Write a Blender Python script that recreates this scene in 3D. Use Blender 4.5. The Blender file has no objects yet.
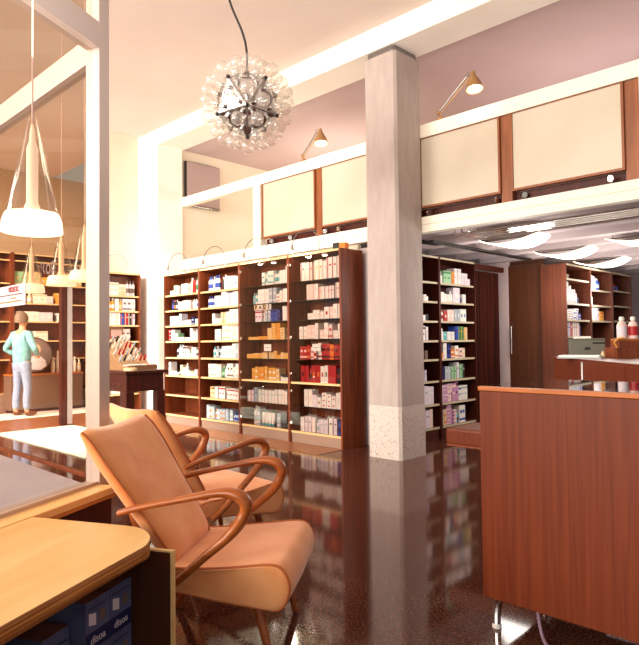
import bpy, bmesh, math, random
from mathutils import Vector, Matrix
random.seed(7)
PI = math.pi
scn = bpy.context.scene
COL = scn.collection

# ------------------------------------------------------------------ materials
def srgb(r, g, b):
    f = lambda c: (c/255/12.92) if c/255 <= .04045 else ((c/255+.055)/1.055)**2.4
    return (f(r), f(g), f(b), 1)

def mat(name, rgb, rough=.5, metal=0., spec=.5, emit=None, estr=0., coat=0.):
    m = bpy.data.materials.new(name); m.use_nodes = True
    b = m.node_tree.nodes['Principled BSDF']
    b.inputs['Base Color'].default_value = srgb(*rgb)
    b.inputs['Roughness'].default_value = rough
    b.inputs['Metallic'].default_value = metal
    b.inputs['Specular IOR Level'].default_value = spec
    if coat: b.inputs['Coat Weight'].default_value = coat
    if emit:
        b.inputs['Emission Color'].default_value = srgb(*emit)
        b.inputs['Emission Strength'].default_value = estr
    return m

def noise_mat(name, c1, c2, scale=(8, 8, 8), rough=.5, detail=6, spec=.5, bump=0., lo=.35, hi=.65, c3=None, coat=0., sheen=0., dist=0.):
    m = mat(name, c1, rough, 0, spec, coat=coat)
    nt = m.node_tree; N = nt.nodes; L = nt.links; b = N['Principled BSDF']
    tc = N.new('ShaderNodeTexCoord'); mp = N.new('ShaderNodeMapping'); mp.inputs['Scale'].default_value = scale
    nz = N.new('ShaderNodeTexNoise'); nz.inputs['Scale'].default_value = 1; nz.inputs['Detail'].default_value = detail
    nz.inputs['Distortion'].default_value = dist
    cr = N.new('ShaderNodeValToRGB')
    cr.color_ramp.elements[0].position = lo; cr.color_ramp.elements[0].color = srgb(*c1)
    cr.color_ramp.elements[1].position = hi; cr.color_ramp.elements[1].color = srgb(*c2)
    if c3:
        e = cr.color_ramp.elements.new((lo+hi)/2); e.color = srgb(*c3)
    L.new(tc.outputs['Object'], mp.inputs[0]); L.new(mp.outputs[0], nz.inputs['Vector'])
    L.new(nz.outputs['Fac'], cr.inputs[0]); L.new(cr.outputs[0], b.inputs['Base Color'])
    if sheen: b.inputs['Sheen Weight'].default_value = sheen
    if bump:
        bp = N.new('ShaderNodeBump'); bp.inputs['Strength'].default_value = bump; bp.inputs['Distance'].default_value = .01
        L.new(nz.outputs['Fac'], bp.inputs['Height']); L.new(bp.outputs[0], b.inputs['Normal'])
    return m

def glass_mat(name, tint=(255, 255, 255), refl=.06, rough=0., fres=False, milk=0.):
    m = bpy.data.materials.new(name); m.use_nodes = True
    nt = m.node_tree; N = nt.nodes; L = nt.links
    N.remove(N['Principled BSDF']); out = N['Material Output']
    t = N.new('ShaderNodeBsdfTransparent'); t.inputs[0].default_value = srgb(*tint)
    g = N.new('ShaderNodeBsdfGlossy'); g.inputs['Roughness'].default_value = rough
    mx = N.new('ShaderNodeMixShader')
    if fres:
        lw = N.new('ShaderNodeLayerWeight'); lw.inputs['Blend'].default_value = fres
        mr = N.new('ShaderNodeMapRange'); mr.inputs['To Min'].default_value = refl; mr.inputs['To Max'].default_value = .6
        L.new(lw.outputs['Facing'], mr.inputs['Value']); L.new(mr.outputs[0], mx.inputs[0])
    else:
        mx.inputs[0].default_value = refl
    L.new(t.outputs[0], mx.inputs[1]); L.new(g.outputs[0], mx.inputs[2]); L.new(mx.outputs[0], out.inputs[0])
    if milk:
        d_ = N.new('ShaderNodeBsdfDiffuse'); d_.inputs[0].default_value = (1, .98, .96, 1); m2 = N.new('ShaderNodeMixShader'); m2.inputs[0].default_value = milk
        L.new(mx.outputs[0], m2.inputs[1]); L.new(d_.outputs[0], m2.inputs[2]); L.new(m2.outputs[0], out.inputs[0])
    return m

M = {}
M['wall'] = noise_mat('wall_plaster', (232, 218, 196), (237, 224, 204), (1.5, 1.5, 1.5), .85, spec=.2)
M['wall_white'] = noise_mat('white_plaster', (250, 244, 234), (252, 248, 240), (2, 2, 2), .8, spec=.2)
M['ceiling'] = noise_mat('ceiling_plaster', (232, 216, 208), (236, 221, 213), (1, 1, 1), .9, spec=.15)
M['mauve'] = noise_mat('mauve_plaster', (196, 174, 174), (202, 181, 181), (1, 1, 1), .9, spec=.15)
M['tan'] = noise_mat('tan_plaster', (190, 160, 128), (197, 168, 136), (1, 1, 1), .9, spec=.15)
M['grey_ceil'] = noise_mat('grey_plaster', (206, 192, 194), (212, 199, 200), (1, 1, 1), .9, spec=.15)
M['concrete'] = noise_mat('raw_concrete', (174, 159, 153), (190, 176, 170), (14, 14, 3.5), .75, 9, .3, .08, .25, .75)
M['terrazzo'] = noise_mat('terrazzo', (150, 105, 90), (212, 200, 192), (70, 70, 70), .55, 3, .4, 0, .30, .42)
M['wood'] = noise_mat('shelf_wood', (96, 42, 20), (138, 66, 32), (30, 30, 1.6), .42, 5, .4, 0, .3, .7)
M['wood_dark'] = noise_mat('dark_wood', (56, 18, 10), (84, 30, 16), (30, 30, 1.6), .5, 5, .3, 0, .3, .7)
M['wood_counter'] = noise_mat('counter_veneer', (94, 34, 10), (116, 50, 20), (50, 50, 1.4), .45, 8, .3, 0, .28, .72, dist=.6)
M['wood_edge'] = noise_mat('edge_wood', (168, 92, 44), (196, 116, 60), (3, 30, 30), .4, 4, .4)
M['wood_floor'] = noise_mat('plank_floor', (120, 66, 36), (150, 88, 50), (2, 18, 2), .35, 5, .4)
M['shelf_board'] = noise_mat('pale_shelf_edge', (226, 186, 128), (236, 200, 146), (2, 30, 30), .5, 3, .4)
M['shelf_grey'] = noise_mat('grey_shelf_edge', (196, 180, 150), (208, 192, 164), (2, 30, 30), .5, 3, .4)
M['birch'] = noise_mat('birch_top', (240, 194, 124), (250, 216, 154), (7, 1.4, 7), .38, 5, .4, 0, .3, .7, dist=.5)
M['ply_edge'] = noise_mat('plywood_edge', (150, 88, 40), (206, 140, 72), (2, 2, 160), .5, 2, .3, 0, .4, .6)
M['arm_wood'] = noise_mat('polished_beech', (150, 76, 30), (182, 100, 44), (5, 40, 40), .28, 5, .5, 0, .3, .7)
M['velvet'] = noise_mat('apricot_velvet', (238, 154, 94), (250, 178, 120), (7, 7, 7), .85, 4, .15, .04, .3, .7, sheen=.45)
M['piping'] = mat('velvet_piping', (196, 108, 58), .8)
M['granite'] = noise_mat('polished_granite', (62, 32, 24), (112, 70, 54), (90, 90, 90), .08, 6, .5, 0, .36, .68, c3=(84, 48, 37))
M['border'] = noise_mat('tan_granite_border', (128, 76, 48), (176, 116, 78), (60, 60, 60), .3, 6, .4, 0, .35, .65)
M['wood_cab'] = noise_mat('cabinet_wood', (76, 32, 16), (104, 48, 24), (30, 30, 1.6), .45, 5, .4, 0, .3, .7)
M['panel_wood'] = noise_mat('panel_frame_wood', (134, 74, 40), (160, 94, 54), (30, 30, 2), .45, 4, .4)
M['plinth'] = mat('grey_plinth', (158, 128, 110), .5)
M['metal_frame'] = mat('mauve_grey_aluminium', (196, 178, 170), .42, .25)
M['white_paint'] = noise_mat('cream_paint', (250, 244, 226), (252, 247, 232), (2, 2, 2), .55, spec=.3)
M['chrome'] = mat('chrome', (214, 210, 206), .12, 1.)
M['steel'] = mat('dull_steel', (150, 146, 144), .35, 1.)
M['mirror_al'] = mat('polished_aluminium', (226, 224, 222), .1, 1.)
M['black'] = mat('black_plastic', (22, 18, 18), .4)
M['dark_gap'] = mat('dark_void', (40, 22, 16), .8)
M['brass'] = mat('tan_enamel', (176, 132, 86), .35, .3)
M['bulb_on'] = mat('lit_bulb', (255, 240, 210), .4, emit=(255, 226, 170), estr=9)
M['spot_on'] = mat('lit_spot', (255, 244, 224), .4, emit=(255, 240, 214), estr=5)
M['diffuser'] = mat('glowing_diffuser', (255, 246, 226), .5, emit=(255, 246, 226), estr=5)
M['lamp_glow'] = mat('frosted_glowing_glass', (255, 236, 204), .5, emit=(255, 236, 212), estr=1.7)
M['lamp_core'] = mat('frosted_glass_tube', (250, 224, 200), .5, emit=(255, 214, 186), estr=.5)
M['frosted'] = noise_mat('frosted_cream_panel', (206, 194, 174), (216, 205, 188), (1.2, 1.2, 1.2), .42, 2, .4)
M['glass'] = glass_mat('shop_window_glass', (208, 196, 182), .05)
M['glass_rear'] = glass_mat('rear_window_glass', (246, 240, 232), .04)
M['door_glass'] = glass_mat('cabinet_glass', (244, 240, 238), .035)
M['shelf_glass'] = glass_mat('glass_shelf', (176, 196, 190), .2)
M['lamp_glass'] = glass_mat('lamp_cone_glass', (255, 250, 242), .05, 0, .35)
M['bulb_glass'] = glass_mat('clear_bulb_glass', (255, 252, 248), .06, .02, .36, .10)
M['dark_glass'] = mat('dark_counter_glass', (20, 12, 11), .03, 0, .8)
M['stand'] = mat('beige_lacquer', (160, 118, 78), .5)
M['tv'] = mat('grey_screen', (176, 154, 150), .3)
M['grey_plastic'] = mat('grey_plastic', (104, 104, 92), .5)
M['paper'] = mat('white_paper', (248, 244, 238), .7)
M['bluegrey'] = noise_mat('blue_grey_cloth', (176, 172, 184), (186, 182, 194), (3, 3, 3), .6, 3, .3)
M['mat_pale'] = mat('pale_green_mat', (242, 250, 232), .7)  # pale colour painted in for sunlight on the alcove floor
M['stone_pale'] = noise_mat('pale_stone', (240, 232, 222), (250, 244, 236), (4, 4, 4), .7, 3, .3)  # paleness stands in for sunlight on the floor strip
M['brown_lam'] = mat('brown_laminate', (120, 92, 78), .5)
M['curtain'] = noise_mat('brown_curtain', (40, 14, 8), (70, 26, 14), (1, 40, .6), .8, 3, .1)
M['door_wood'] = noise_mat('brown_door', (72, 36, 18), (90, 48, 26), (22, 22, 1.2), .45, 5, .35, 0, .3, .7)
M['skin'] = mat('skin', (222, 164, 130), .5)
M['shirt'] = noise_mat('teal_shirt', (120, 178, 186), (146, 200, 206), (14, 14, 14), .8, 3, .1)
M['jeans'] = noise_mat('pale_blue_jeans', (142, 156, 188), (156, 170, 200), (18, 18, 18), .85, 3, .1)
M['hair'] = mat('grey_hair', (128, 104, 86), .7)
M['shoe'] = mat('brown_shoe', (120, 70, 40), .5)
M['eye'] = mat('eye_dark', (40, 28, 24), .3)
M['lilac_cable'] = mat('lilac_cable', (150, 120, 140), .4)
M['navy_box'] = mat('navy_card', (36, 38, 84), .4)
M['box_blue'] = noise_mat('blue_grey_card', (84, 88, 120), (100, 104, 138), (10, 10, 10), .45, 3, .3)
M['box_top'] = noise_mat('brown_card_top', (112, 64, 52), (140, 84, 66), (20, 20, 20), .5, 3, .3)
PC = dict(W=(240, 234, 226), P=(238, 206, 196), R=(176, 30, 34), G=(60, 132, 84), B=(46, 76, 168), N=(30, 34, 88),
          S=(168, 180, 188), Y=(222, 160, 62), E=(226, 196, 150), K=(30, 24, 26), T=(96, 178, 182), O=(222, 120, 40),
          L=(198, 140, 178), V=(158, 204, 160), D=(120, 96, 88), F=(226, 214, 224))
CN = dict(W='white', P='pale pink', R='red', G='green', B='blue', N='navy', S='silver-grey', Y='golden yellow', E='beige', K='black',
          T='teal', O='orange', L='lilac pink', V='mint green', D='grey-brown', F='off-white')
for k, v in PC.items():
    M['p'+k] = mat('product_'+CN[k].replace(' ', '_'), v, .42, spec=.4)

# ------------------------------------------------------------------ mesh helpers
class MB:
    def __init__(s): s.bm = bmesh.new(); s.mats = []; s.bev = False
    def mi(s, m):
        m = M[m] if isinstance(m, str) else m
        if m not in s.mats: s.mats.append(m)
        return s.mats.index(m)
    def face(s, vs, i):
        try:
            f = s.bm.faces.new(vs); f.material_index = i
        except ValueError: pass
    def box(s, x0, x1, y0, y1, z0, z1, m, bev=0., xf=None):
        i = s.mi(m); t = bmesh.new()
        v = [t.verts.new((x, y, z)) for x in (x0, x1) for y in (y0, y1) for z in (z0, z1)]
        for q in ((0, 1, 3, 2), (4, 6, 7, 5), (0, 4, 5, 1), (2, 3, 7, 6), (0, 2, 6, 4), (1, 5, 7, 3)): t.faces.new([v[k] for k in q])
        if bev: s.bev = True
        if bev: bmesh.ops.bevel(t, geom=t.edges[:], offset=bev, segments=2, affect='EDGES', profile=.5)
        s.merge(t, i, xf); return s
    def merge(s, t, i, xf=None):
        mp = {}
        for v in t.verts: mp[v] = s.bm.verts.new(xf @ v.co if xf else v.co)
        for f in t.faces: s.face([mp[v] for v in f.verts], i)
        t.free()
    def quad(s, pts, m):
        s.face([s.bm.verts.new(p) for p in pts], s.mi(m)); return s
    def prism(s, poly, z0, z1, m, mside=None, bev=0.):
        i = s.mi(m); j = s.mi(mside) if mside else i
        a = [s.bm.verts.new((x, y, z0)) for x, y in poly]; b = [s.bm.verts.new((x, y, z1)) for x, y in poly]
        n = len(poly); s.face(a[::-1], i); s.face(b, i)
        for k in range(n): s.face([a[k], a[(k+1) % n], b[(k+1) % n], b[k]], j)
        return s
    def rings(s, rings, m, cap=True, closed=False):
        i = s.mi(m); R = [[s.bm.verts.new(p) for p in r] for r in rings]; n = len(R[0])
        rng = range(len(R)) if closed else range(len(R)-1)
        for a in rng:
            A, B = R[a], R[(a+1) % len(R)]
            for k in range(n): s.face([A[k], A[(k+1) % n], B[(k+1) % n], B[k]], i)
        if cap and not closed: s.face(R[0][::-1], i); s.face(R[-1], i)
        return s
    def lathe(s, prof, m, c=(0, 0, 0), seg=16, cap=True, axis=None):
        rot = Vector((0, 0, 1)).rotation_difference(Vector(axis)).to_matrix() if axis else Matrix.Identity(3)
        c = Vector(c)
        return s.rings([[c + rot @ Vector((max(r, .0004)*math.cos(2*PI*k/seg), max(r, .0004)*math.sin(2*PI*k/seg), z)) for k in range(seg)] for r, z in prof], m, cap)
    def tube(s, pts, r, m, seg=8, flat=1., up=(0, 0, 1), closed=False):
        pts = [Vector(p) for p in pts]; n = len(pts); rs = r if isinstance(r, (list, tuple)) else [r]*n
        out = []; prev = None
        for k, p in enumerate(pts):
            if closed: t = pts[(k+1) % n]-pts[k-1]
            else: t = pts[min(k+1, n-1)]-pts[max(k-1, 0)]
            t.normalize()
            if prev is None:
                u = Vector(up); a = u.cross(t)
                if a.length < 1e-3: a = Vector((1, 0, 0)).cross(t)
            else: a = prev - t*prev.dot(t)
            a.normalize(); prev = a; b = t.cross(a)
            out.append([p + a*(rs[k]*flat*math.cos(2*PI*q/seg)) + b*(rs[k]*math.sin(2*PI*q/seg)) for q in range(seg)])
        return s.rings(out, m, True, closed)
    def sphere(s, c, r, m, seg=12, rn=8, sc=(1, 1, 1)):
        c = Vector(c)
        return s.rings([[c+Vector((sc[0]*r*math.sin(PI*a/rn)*math.cos(2*PI*k/seg), sc[1]*r*math.sin(PI*a/rn)*math.sin(2*PI*k/seg), -sc[2]*r*math.cos(PI*a/rn))) for k in range(seg)] for a in [.04]+list(range(1, rn))+[rn-.04]], m)
    def mesh(s, name, smooth=35):
        bmesh.ops.recalc_face_normals(s.bm, faces=s.bm.faces[:])
        me = bpy.data.meshes.new(name); s.bm.to_mesh(me); s.bm.free()
        for m in s.mats: me.materials.append(m)
        if smooth:
            for p in me.polygons: p.use_smooth = True
            me.set_sharp_from_angle(angle=math.radians(min(smooth, 22) if s.bev else smooth))
        return me
    def build(s, name, parent=None, smooth=35, label=None):
        o = bpy.data.objects.new(name, s.mesh(name, smooth)); COL.objects.link(o); o.parent = parent
        if label: o['label'] = label
        return o

def tag(o, label=None, cat=None, group=None, kind=None):
    if label: o['label'] = label
    if cat: o['category'] = cat
    if group: o['group'] = group
    if kind: o['kind'] = kind
    return o
def thing(name, label, cat, loc=(0, 0, 0), rz=0, group=None):
    o = bpy.data.objects.new(name, None); COL.objects.link(o); o.location = loc; o.rotation_euler = (0, 0, rz)
    o.empty_display_size = .1
    return tag(o, label, cat, group)
def struct(mb, name, parent=None, smooth=0):
    o = mb.build(name, parent, smooth)
    if not parent: o['kind'] = 'structure'
    return o
def dup(root, loc, rz, label=None, group=None):
    r = root.copy(); COL.objects.link(r); r.location = loc; r.rotation_euler = (0, 0, rz)
    if label: r['label'] = label
    if group: r['group'] = group
    for ch in list(root.children):
        c = ch.copy(); COL.objects.link(c); c.parent = r
        for g in list(ch.children):
            d = g.copy(); COL.objects.link(d); d.parent = c
    return r
def text_mesh(txt, size, mname, depth=.002, offset=0.):
    cu = bpy.data.curves.new('lettering', 'FONT'); cu.body = txt; cu.size = size; cu.extrude = depth/2
    cu.offset = offset; cu.align_x = 'CENTER'; cu.align_y = 'CENTER'
    o = bpy.data.objects.new('lettering', cu); COL.objects.link(o)
    dg = bpy.context.evaluated_depsgraph_get(); me = bpy.data.meshes.new_from_object(o.evaluated_get(dg))
    bpy.data.objects.remove(o); me.materials.clear(); me.materials.append(M[mname]); return me
def put_text(txt, size, mname, parent, loc, rot, name='lettering', depth=.002):
    o = bpy.data.objects.new(name, text_mesh(txt, size, mname, depth, .0025 if size > .06 else 0)); COL.objects.link(o)
    o.parent = parent; o.location = loc; o.rotation_euler = rot; return o
def bez(pts, n=8):
    # Catmull-Rom through pts
    P = [Vector(p) for p in pts]; out = []
    for i in range(len(P)-1):
        p0 = P[max(i-1, 0)]; p1 = P[i]; p2 = P[i+1]; p3 = P[min(i+2, len(P)-1)]
        for k in range(n):
            t = k/n
            out.append(.5*((2*p1)+(p2-p0)*t+(2*p0-5*p1+4*p2-p3)*t*t+(3*p1-p0-3*p2+p3)*t**3))
    out.append(P[-1]); return out

# ------------------------------------------------------------------ camera
cam = bpy.data.cameras.new('camera'); co = bpy.data.objects.new('camera', cam); COL.objects.link(co)
yaw, pitch, roll = math.radians(44.418), math.radians(1.7358), math.radians(-.6765)
f = Vector((-math.sin(yaw)*math.cos(pitch), math.cos(yaw)*math.cos(pitch), math.sin(pitch)))
r0 = Vector((math.cos(yaw), math.sin(yaw), 0)); u0 = r0.cross(f)
rr = math.cos(roll)*r0 + math.sin(roll)*u0; uu = rr.cross(f)
mw = Matrix((( rr.x, uu.x, -f.x, 0), (rr.y, uu.y, -f.y, 0), (rr.z, uu.z, -f.z, 1.25), (0, 0, 0, 1)))
co.matrix_world = mw
cam.sensor_fit = 'HORIZONTAL'; cam.sensor_width = 36; cam.lens = 621.37*36/645   # sensor follows the longer side
cam.sensor_fit = 'VERTICAL'; cam.sensor_height = 36
cam.clip_start = .05
scn.camera = co

# ------------------------------------------------------------------ setting
struct(MB().box(-9.25, 4, -4, 13, -.1, 0, 'granite'), 'floor')
struct(MB().box(-13.2, -9.25, -4, 6.6, -.1, 0, 'wood_floor'), 'floor_side')
struct(MB().box(-8.64, -4.84, 4.87, 5.30, 0, .004, 'border'), 'trim_1')
struct(MB().box(-13.2, 4, -4, 5.2, 4.65, 4.8, 'ceiling'), 'ceiling')
struct(MB().box(-9.25, 4, 5.2, 5.66, 4.40, 4.65, 'wall_white'), 'ceiling_beam')
struct(MB().box(-8.72, 4, 5.66, 9.2, 4.42, 4.6, 'mauve'), 'ceiling_mezzanine')
struct(MB().prism([(-9.25, 4.3), (-9.25, 5.2), (-9.4, 5.2), (-9.4, 4.37)], 0, 4.65, 'wall'), 'wall_left')
struct(MB().prism([(-9.25, 4.3), (-9.4, 4.375), (-12.75, 6.06), (-12.65, 5.95)], 0, 4.65, 'tan'), 'wall_alcove')
struct(MB().box(-12.8, -12.65, -2.5, 6.0, 0, 4.65, 'tan'), 'wall_far_left')
struct(MB().box(-9.25, -8.64, 5.2, 5.65, 0, 4.40, 'wall_white'), 'wall_pier')
struct(MB().box(-8.85, -8.68, 5.65, 9.2, 0, 4.42, 'wall'), 'wall_mezzanine')
struct(MB().box(-8.68, 4, 9.1, 9.2, 2.75, 4.42, 'wall'), 'wall_mezzanine_back')
struct(MB().box(-4.95, -4.78, 5.77, 8.4, 0, 2.38, 'grey_ceil'), 'wall_dispensary')
struct(MB().box(-4.78, -4.385, 8.42, 8.55, 0, 2.38, 'mauve'), 'wall_door')
struct(MB().box(-4.385, -3.86, 8.5, 8.55, 2.325, 2.385, 'door_wood'), 'wall_lintel')
struct(MB().box(-4.95, 4, 12.2, 12.3, 0, 2.62, 'grey_ceil'), 'wall_back')
struct(MB().box(-8.68, -4.95, 5.74, 5.80, 0, 2.45, 'wall'), 'wall_shelves')
# mezzanine slab with cross beams
mb = MB().box(-6.6, 4, 5.765, 12.2, 2.50, 2.75, 'grey_ceil')
for k in range(9):
    y = 6.35+k*.66
    mb.prism([(0, 0)]*0 or [(-4.78, y), (4, y), (4, y+.16), (-4.78, y+.16)], 2.385, 2.50, 'grey_ceil')
struct(mb, 'ceiling_dispensary')
# mezzanine front: painted rail, post, lower band
struct(MB().box(-8.66, 4, 5.65, 5.75, 3.475, 3.62, 'white_paint'), 'trim_2')
mb = MB().box(-8.66, 4, 5.65, 5.76, 2.43, 2.60, 'white_paint')
mb.box(-8.66, 4, 5.646, 5.652, 2.512, 2.516, 'shelf_grey')
struct(mb, 'trim_3')
struct(MB().box(-6.84, -6.68, 5.65, 5.75, 2.60, 3.475, 'white_paint'), 'trim_4')
struct(MB().box(-1.70, -1.50, 5.65, 5.75, 2.60, 3.475, 'white_paint'), 'trim_5')

# concrete column
c = thing('concrete_column', 'square raw concrete column with speckled terrazzo base beside the glazed shelving', 'column', (-4.158, 5.435, 0))
def chamf(h, w, ch):
    return [(-w+ch, -h), (w-ch, -h), (w, -h+ch), (w, h-ch), (w-ch, h), (-w+ch, h), (-w, h-ch), (-w, -h+ch)]
MB().prism(chamf(.231, .218, .028), .55, 4.33, 'concrete').build('shaft', c, 0)
MB().prism(chamf(.235, .222, .028), 0, .555, 'terrazzo').build('plinth', c, 0, 'speckled terrazzo base')
MB().prism(chamf(.205, .19, .02), 4.33, 4.40, 'steel').build('shadow_joint', c, 0)

# ------------------------------------------------------------------ shelving
WID = {}
def shelf_bay(name, label, group, loc, rz, w, depth, h, levels, board='shelf_board', wood='wood', sides=(.02, .02), plinth='plinth', tri=True, glassy=()):
    """front at local y=0, back at y=depth, x 0..w"""
    t = thing(name, label, 'shelving', loc, rz, group); WID[t.name] = w
    if sides[0]: MB().box(0, sides[0], 0, depth, 0, h, wood, .003).build('side_panel', t)
    if sides[1]: MB().box(w-sides[1], w, 0, depth, 0, h, wood, .003).build('side_panel', t)
    x0, x1 = sides[0], w-sides[1]
    MB().box(x0, x1, depth-.015, depth, 0, h-.01, 'wood_dark' if wood == 'wood_dark' else wood).build('back_panel', t)
    mb = MB().box(x0, x1, .008, depth-.015, h-.028, h-.004, wood); mb.box(x0, x1, .0, .008, h-.028, h-.004, board)
    mb.build('top_panel', t)
    for k, z in enumerate(levels):
        if k in glassy:
            MB().box(x0, x1, .05, depth-.016, z-.008, z, 'shelf_glass').build('shelf', t, label='glass shelf')
        else:
            mb = MB().box(x0, x1, .028, depth-.016, z-.024, z, wood)
            mb.box(x0, x1, .02, .028, z-.025, z+.0005, board); mb.build('shelf', t)
    if plinth: MB().box(x0, x1, .03, .05, 0, levels[-1]-.025, plinth).build('plinth', t)
    return t
LV = [2.0, 1.76, 1.52, 1.28, 1.03, .75, .45, .145]
XD = [-8.65, -7.69, -6.735, -5.745, -4.84]
SY = 5.30
bays = []
B_LAB = ['open wooden shelving bay beside the white wall pier', 'open wooden shelving bay adjoining the glass-fronted bays',
         'glass-fronted shelving bay with gold cartons and lettered sign', 'glass-fronted shelving bay with red cartons next to the concrete column']
for k in range(4):
    g = () if k < 2 else (0, 1, 2, 3, 4, 6)
    sd = (.018, .018) if k < 3 else (.018, .03)
    b = shelf_bay('shelving_bay', B_LAB[k], 'long wall shelving', (XD[k], SY, 0), 0, XD[k+1]-XD[k]-.001, .40, 2.335, LV, sides=sd, glassy=g)
    bays.append(b)
    if k >= 2:
        w = XD[k+1]-XD[k]
        for (z0, z1) in ((.77, 2.29), (.165, .715)):
            for s in (0, 1):
                a = .02+s*(w-.05)/2; e = a+(w-.05)/2-.004
                d = MB().box(a, e, -.006, -.001, z0, z1, 'door_glass').build('glass_door', b, 0)
                n = 4 if z1 > 1 else 2
                if s == 0:
                    for q in range(n):
                        zz = z0+.08+(z1-z0-.16)*q/(n-1)
                        MB().box(a+.005, a+.045, -.014, .004, zz-.018, zz+.018, 'chrome', .004).build('hinge', d)
                else:
                    MB().sphere((a+.02, -.014, z0+.05 if z1 > 1 else z1-.05), .011, 'chrome', 8, 6).build('knob', d)
        for q in range(1):
            MB().lathe([(.035, 0), (.03, -.012)], 'spot_on', (w*.55, .16, 2.305)).build('downlight', b)

# side shelving behind the column (faces +X): local x -> world +Y... rotate so front faces +X
SLV = [1.98, 1.735, 1.49, 1.245, 1.01, .74, .45, .16]
def side_bay(name, label, group, xf, y0, w, depth, h, lv, **k):
    # facing +X: local -y -> +X means rz=+90deg: local x -> +Y, local y -> -X
    return shelf_bay(name, label, group, (xf, y0, 0), PI/2, w, depth, h, lv, **k)
sb = []
for k, lab in enumerate(('dark side shelving bay half hidden behind the concrete column', 'dark side shelving bay next to the brown curtain')):
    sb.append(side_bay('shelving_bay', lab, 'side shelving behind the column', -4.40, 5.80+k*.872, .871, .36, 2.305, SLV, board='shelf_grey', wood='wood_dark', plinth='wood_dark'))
# curtain bay
cu = thing('pleated_curtain', 'dark brown pleated curtain between side shelving and brown door', 'curtain', (-4.44, 7.56, 0))
rs = []
for z in (.03, 1.1, 2.20):
    row = []
    for k in range(61):
        row.append((.018*math.sin(k*2*PI/6), k*.69/60, z))
    rs.append(row)
mb = MB(); i = mb.mi('curtain'); VV = [[mb.bm.verts.new(p) for p in r] for r in rs]
for a in range(2):
    for k in range(60): mb.face([VV[a][k], VV[a][k+1], VV[a+1][k+1], VV[a+1][k]], i)
mb.build('cloth', cu, 80)
MB().box(-.03, .03, 0, .80, 2.22, 2.29, 'wood_dark').build('rail', cu)
# brown door
d = thing('door_1', 'tall brown flush door with chrome bar handle', 'door', (-4.385, 8.44, 0)); d['kind'] = 'structure'
del d['category']; 
MB().box(.005, .52, 0, .04, .01, 2.315, 'door_wood', .004).build('leaf', d)
mb = MB().tube([(.06, -.005, 1.02), (.06, -.05, 1.04), (.06, -.05, 1.43), (.06, -.005, 1.45)], .011, 'chrome', 8)
mb.build('handle', d, label='chrome handle')
# rear cabinets (face +X)
CLV = [[2.08, 1.74, 1.51, 1.28, .9, .12], [1.97, 1.74, 1.51, .9, .12], [2.0, 1.76, 1.52, 1.25, .9, .12]]
cb = []
for k, lab in enumerate(('wooden rear cabinet bay with side panel facing the brown door', 'middle wooden rear cabinet bay with yellow and red box',
                         'nearly empty wooden rear cabinet bay by the pale back wall')):
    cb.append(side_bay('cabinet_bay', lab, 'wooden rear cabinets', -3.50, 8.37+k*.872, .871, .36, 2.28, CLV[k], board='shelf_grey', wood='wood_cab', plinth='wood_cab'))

# short shelving on the side wall (faces +X)
lb = side_bay('shelving_bay', 'short open shelving bay on the side wall behind the dark table', 'side wall shelving', -8.95, 4.31, .76, .29, 2.36, LV[:2]+[1.54, 1.29, 1.03, .77, .47, .15])
# alcove shelving seen through the window
AL = [2.86, 2.42, 2.05, 1.70, 1.33, .98]
ab = []
for k, lab in enumerate(('open shelving bay at the back of the alcove behind the man', 'open shelving bay of the alcove seen above the brown display counter')):
    ab.append(side_bay('shelving_bay', lab, 'alcove shelving behind the window', -12.30, 2.55+k*1.75, 1.749, .34, 3.0, AL+[.35], sides=(.04, .04)))

# ------------------------------------------------------------------ products
cache = {}
def carton(c, a, w, h, d, style):
    key = ('c', c, a, w, h, d, style)
    if key in cache: return cache[key]
    mb = MB(); m, acc = 'p'+c, 'p'+a
    i, j = mb.mi(m), mb.mi(acc)
    x0, x1 = -w/2, w/2
    mb.box(x0, x1, 0, d, 0, h, m)
    # printed front: bands and a small block, laid flush on the front face
    e = -.0006
    if style == 0: bands = [(x0, x1, h*.12, h*.24), (x0+w*.2, x1-w*.2, h*.55, h*.72)]
    elif style == 1: bands = [(x0, x1, h*.78, h*.92), (x0+w*.15, x1-w*.35, h*.38, h*.5)]
    elif style == 2: bands = [(x0+w*.3, x1-w*.3, h*.35, h*.62)]
    else: bands = [(x0+w*.12, x0+w*.3, 0, h), (x0+w*.45, x1-w*.1, h*.6, h*.68)]
    for a0, a1, b0, b1 in bands: mb.quad([(a0, e, b0), (a1, e, b0), (a1, e, b1), (a0, e, b1)], acc)
    # lid flap seam on top
    mb.quad([(x0, d*.16, h+.0004), (x1, d*.16, h+.0004), (x1, d*.2, h+.0004), (x0, d*.2, h+.0004)], 'pD')
    cache[key] = mb.mesh('product_carton', 0); return cache[key]
def bottle(c, a, w, h):
    key = ('b', c, a, w, h)
    if key in cache: return cache[key]
    r = w/2; mb = MB()
    mb.lathe([(r*.9, 0), (r, .006), (r, h*.66), (r*.85, h*.74), (r*.4, h*.80), (r*.38, h*.82)], 'p'+c, (0, r, 0), 12)
    mb.lathe([(r*1.004, h*.2), (r*1.004, h*.5)], 'p'+a, (0, r, 0), 12, False)
    mb.lathe([(r*.45, h*.815), (r*.45, h*.97), (r*.38, h)], 'p'+(a if a != c else 'W'), (0, r, 0), 12)
    cache[key] = mb.mesh('bottle', 40); return cache[key]
def jar(c, a, w, h):
    key = ('j', c, a, w, h)
    if key in cache: return cache[key]
    r = w/2; mb = MB()
    mb.lathe([(r*.92, 0), (r*.98, .005), (r*.98, h*.62), (r*.9, h*.66)], 'p'+c, (0, r, 0), 14)
    mb.lathe([(r, h*.64), (r, h*.95), (r*.93, h)], 'p'+a, (0, r, 0), 14)
    cache[key] = mb.mesh('cream_jar', 40); return cache[key]
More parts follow.
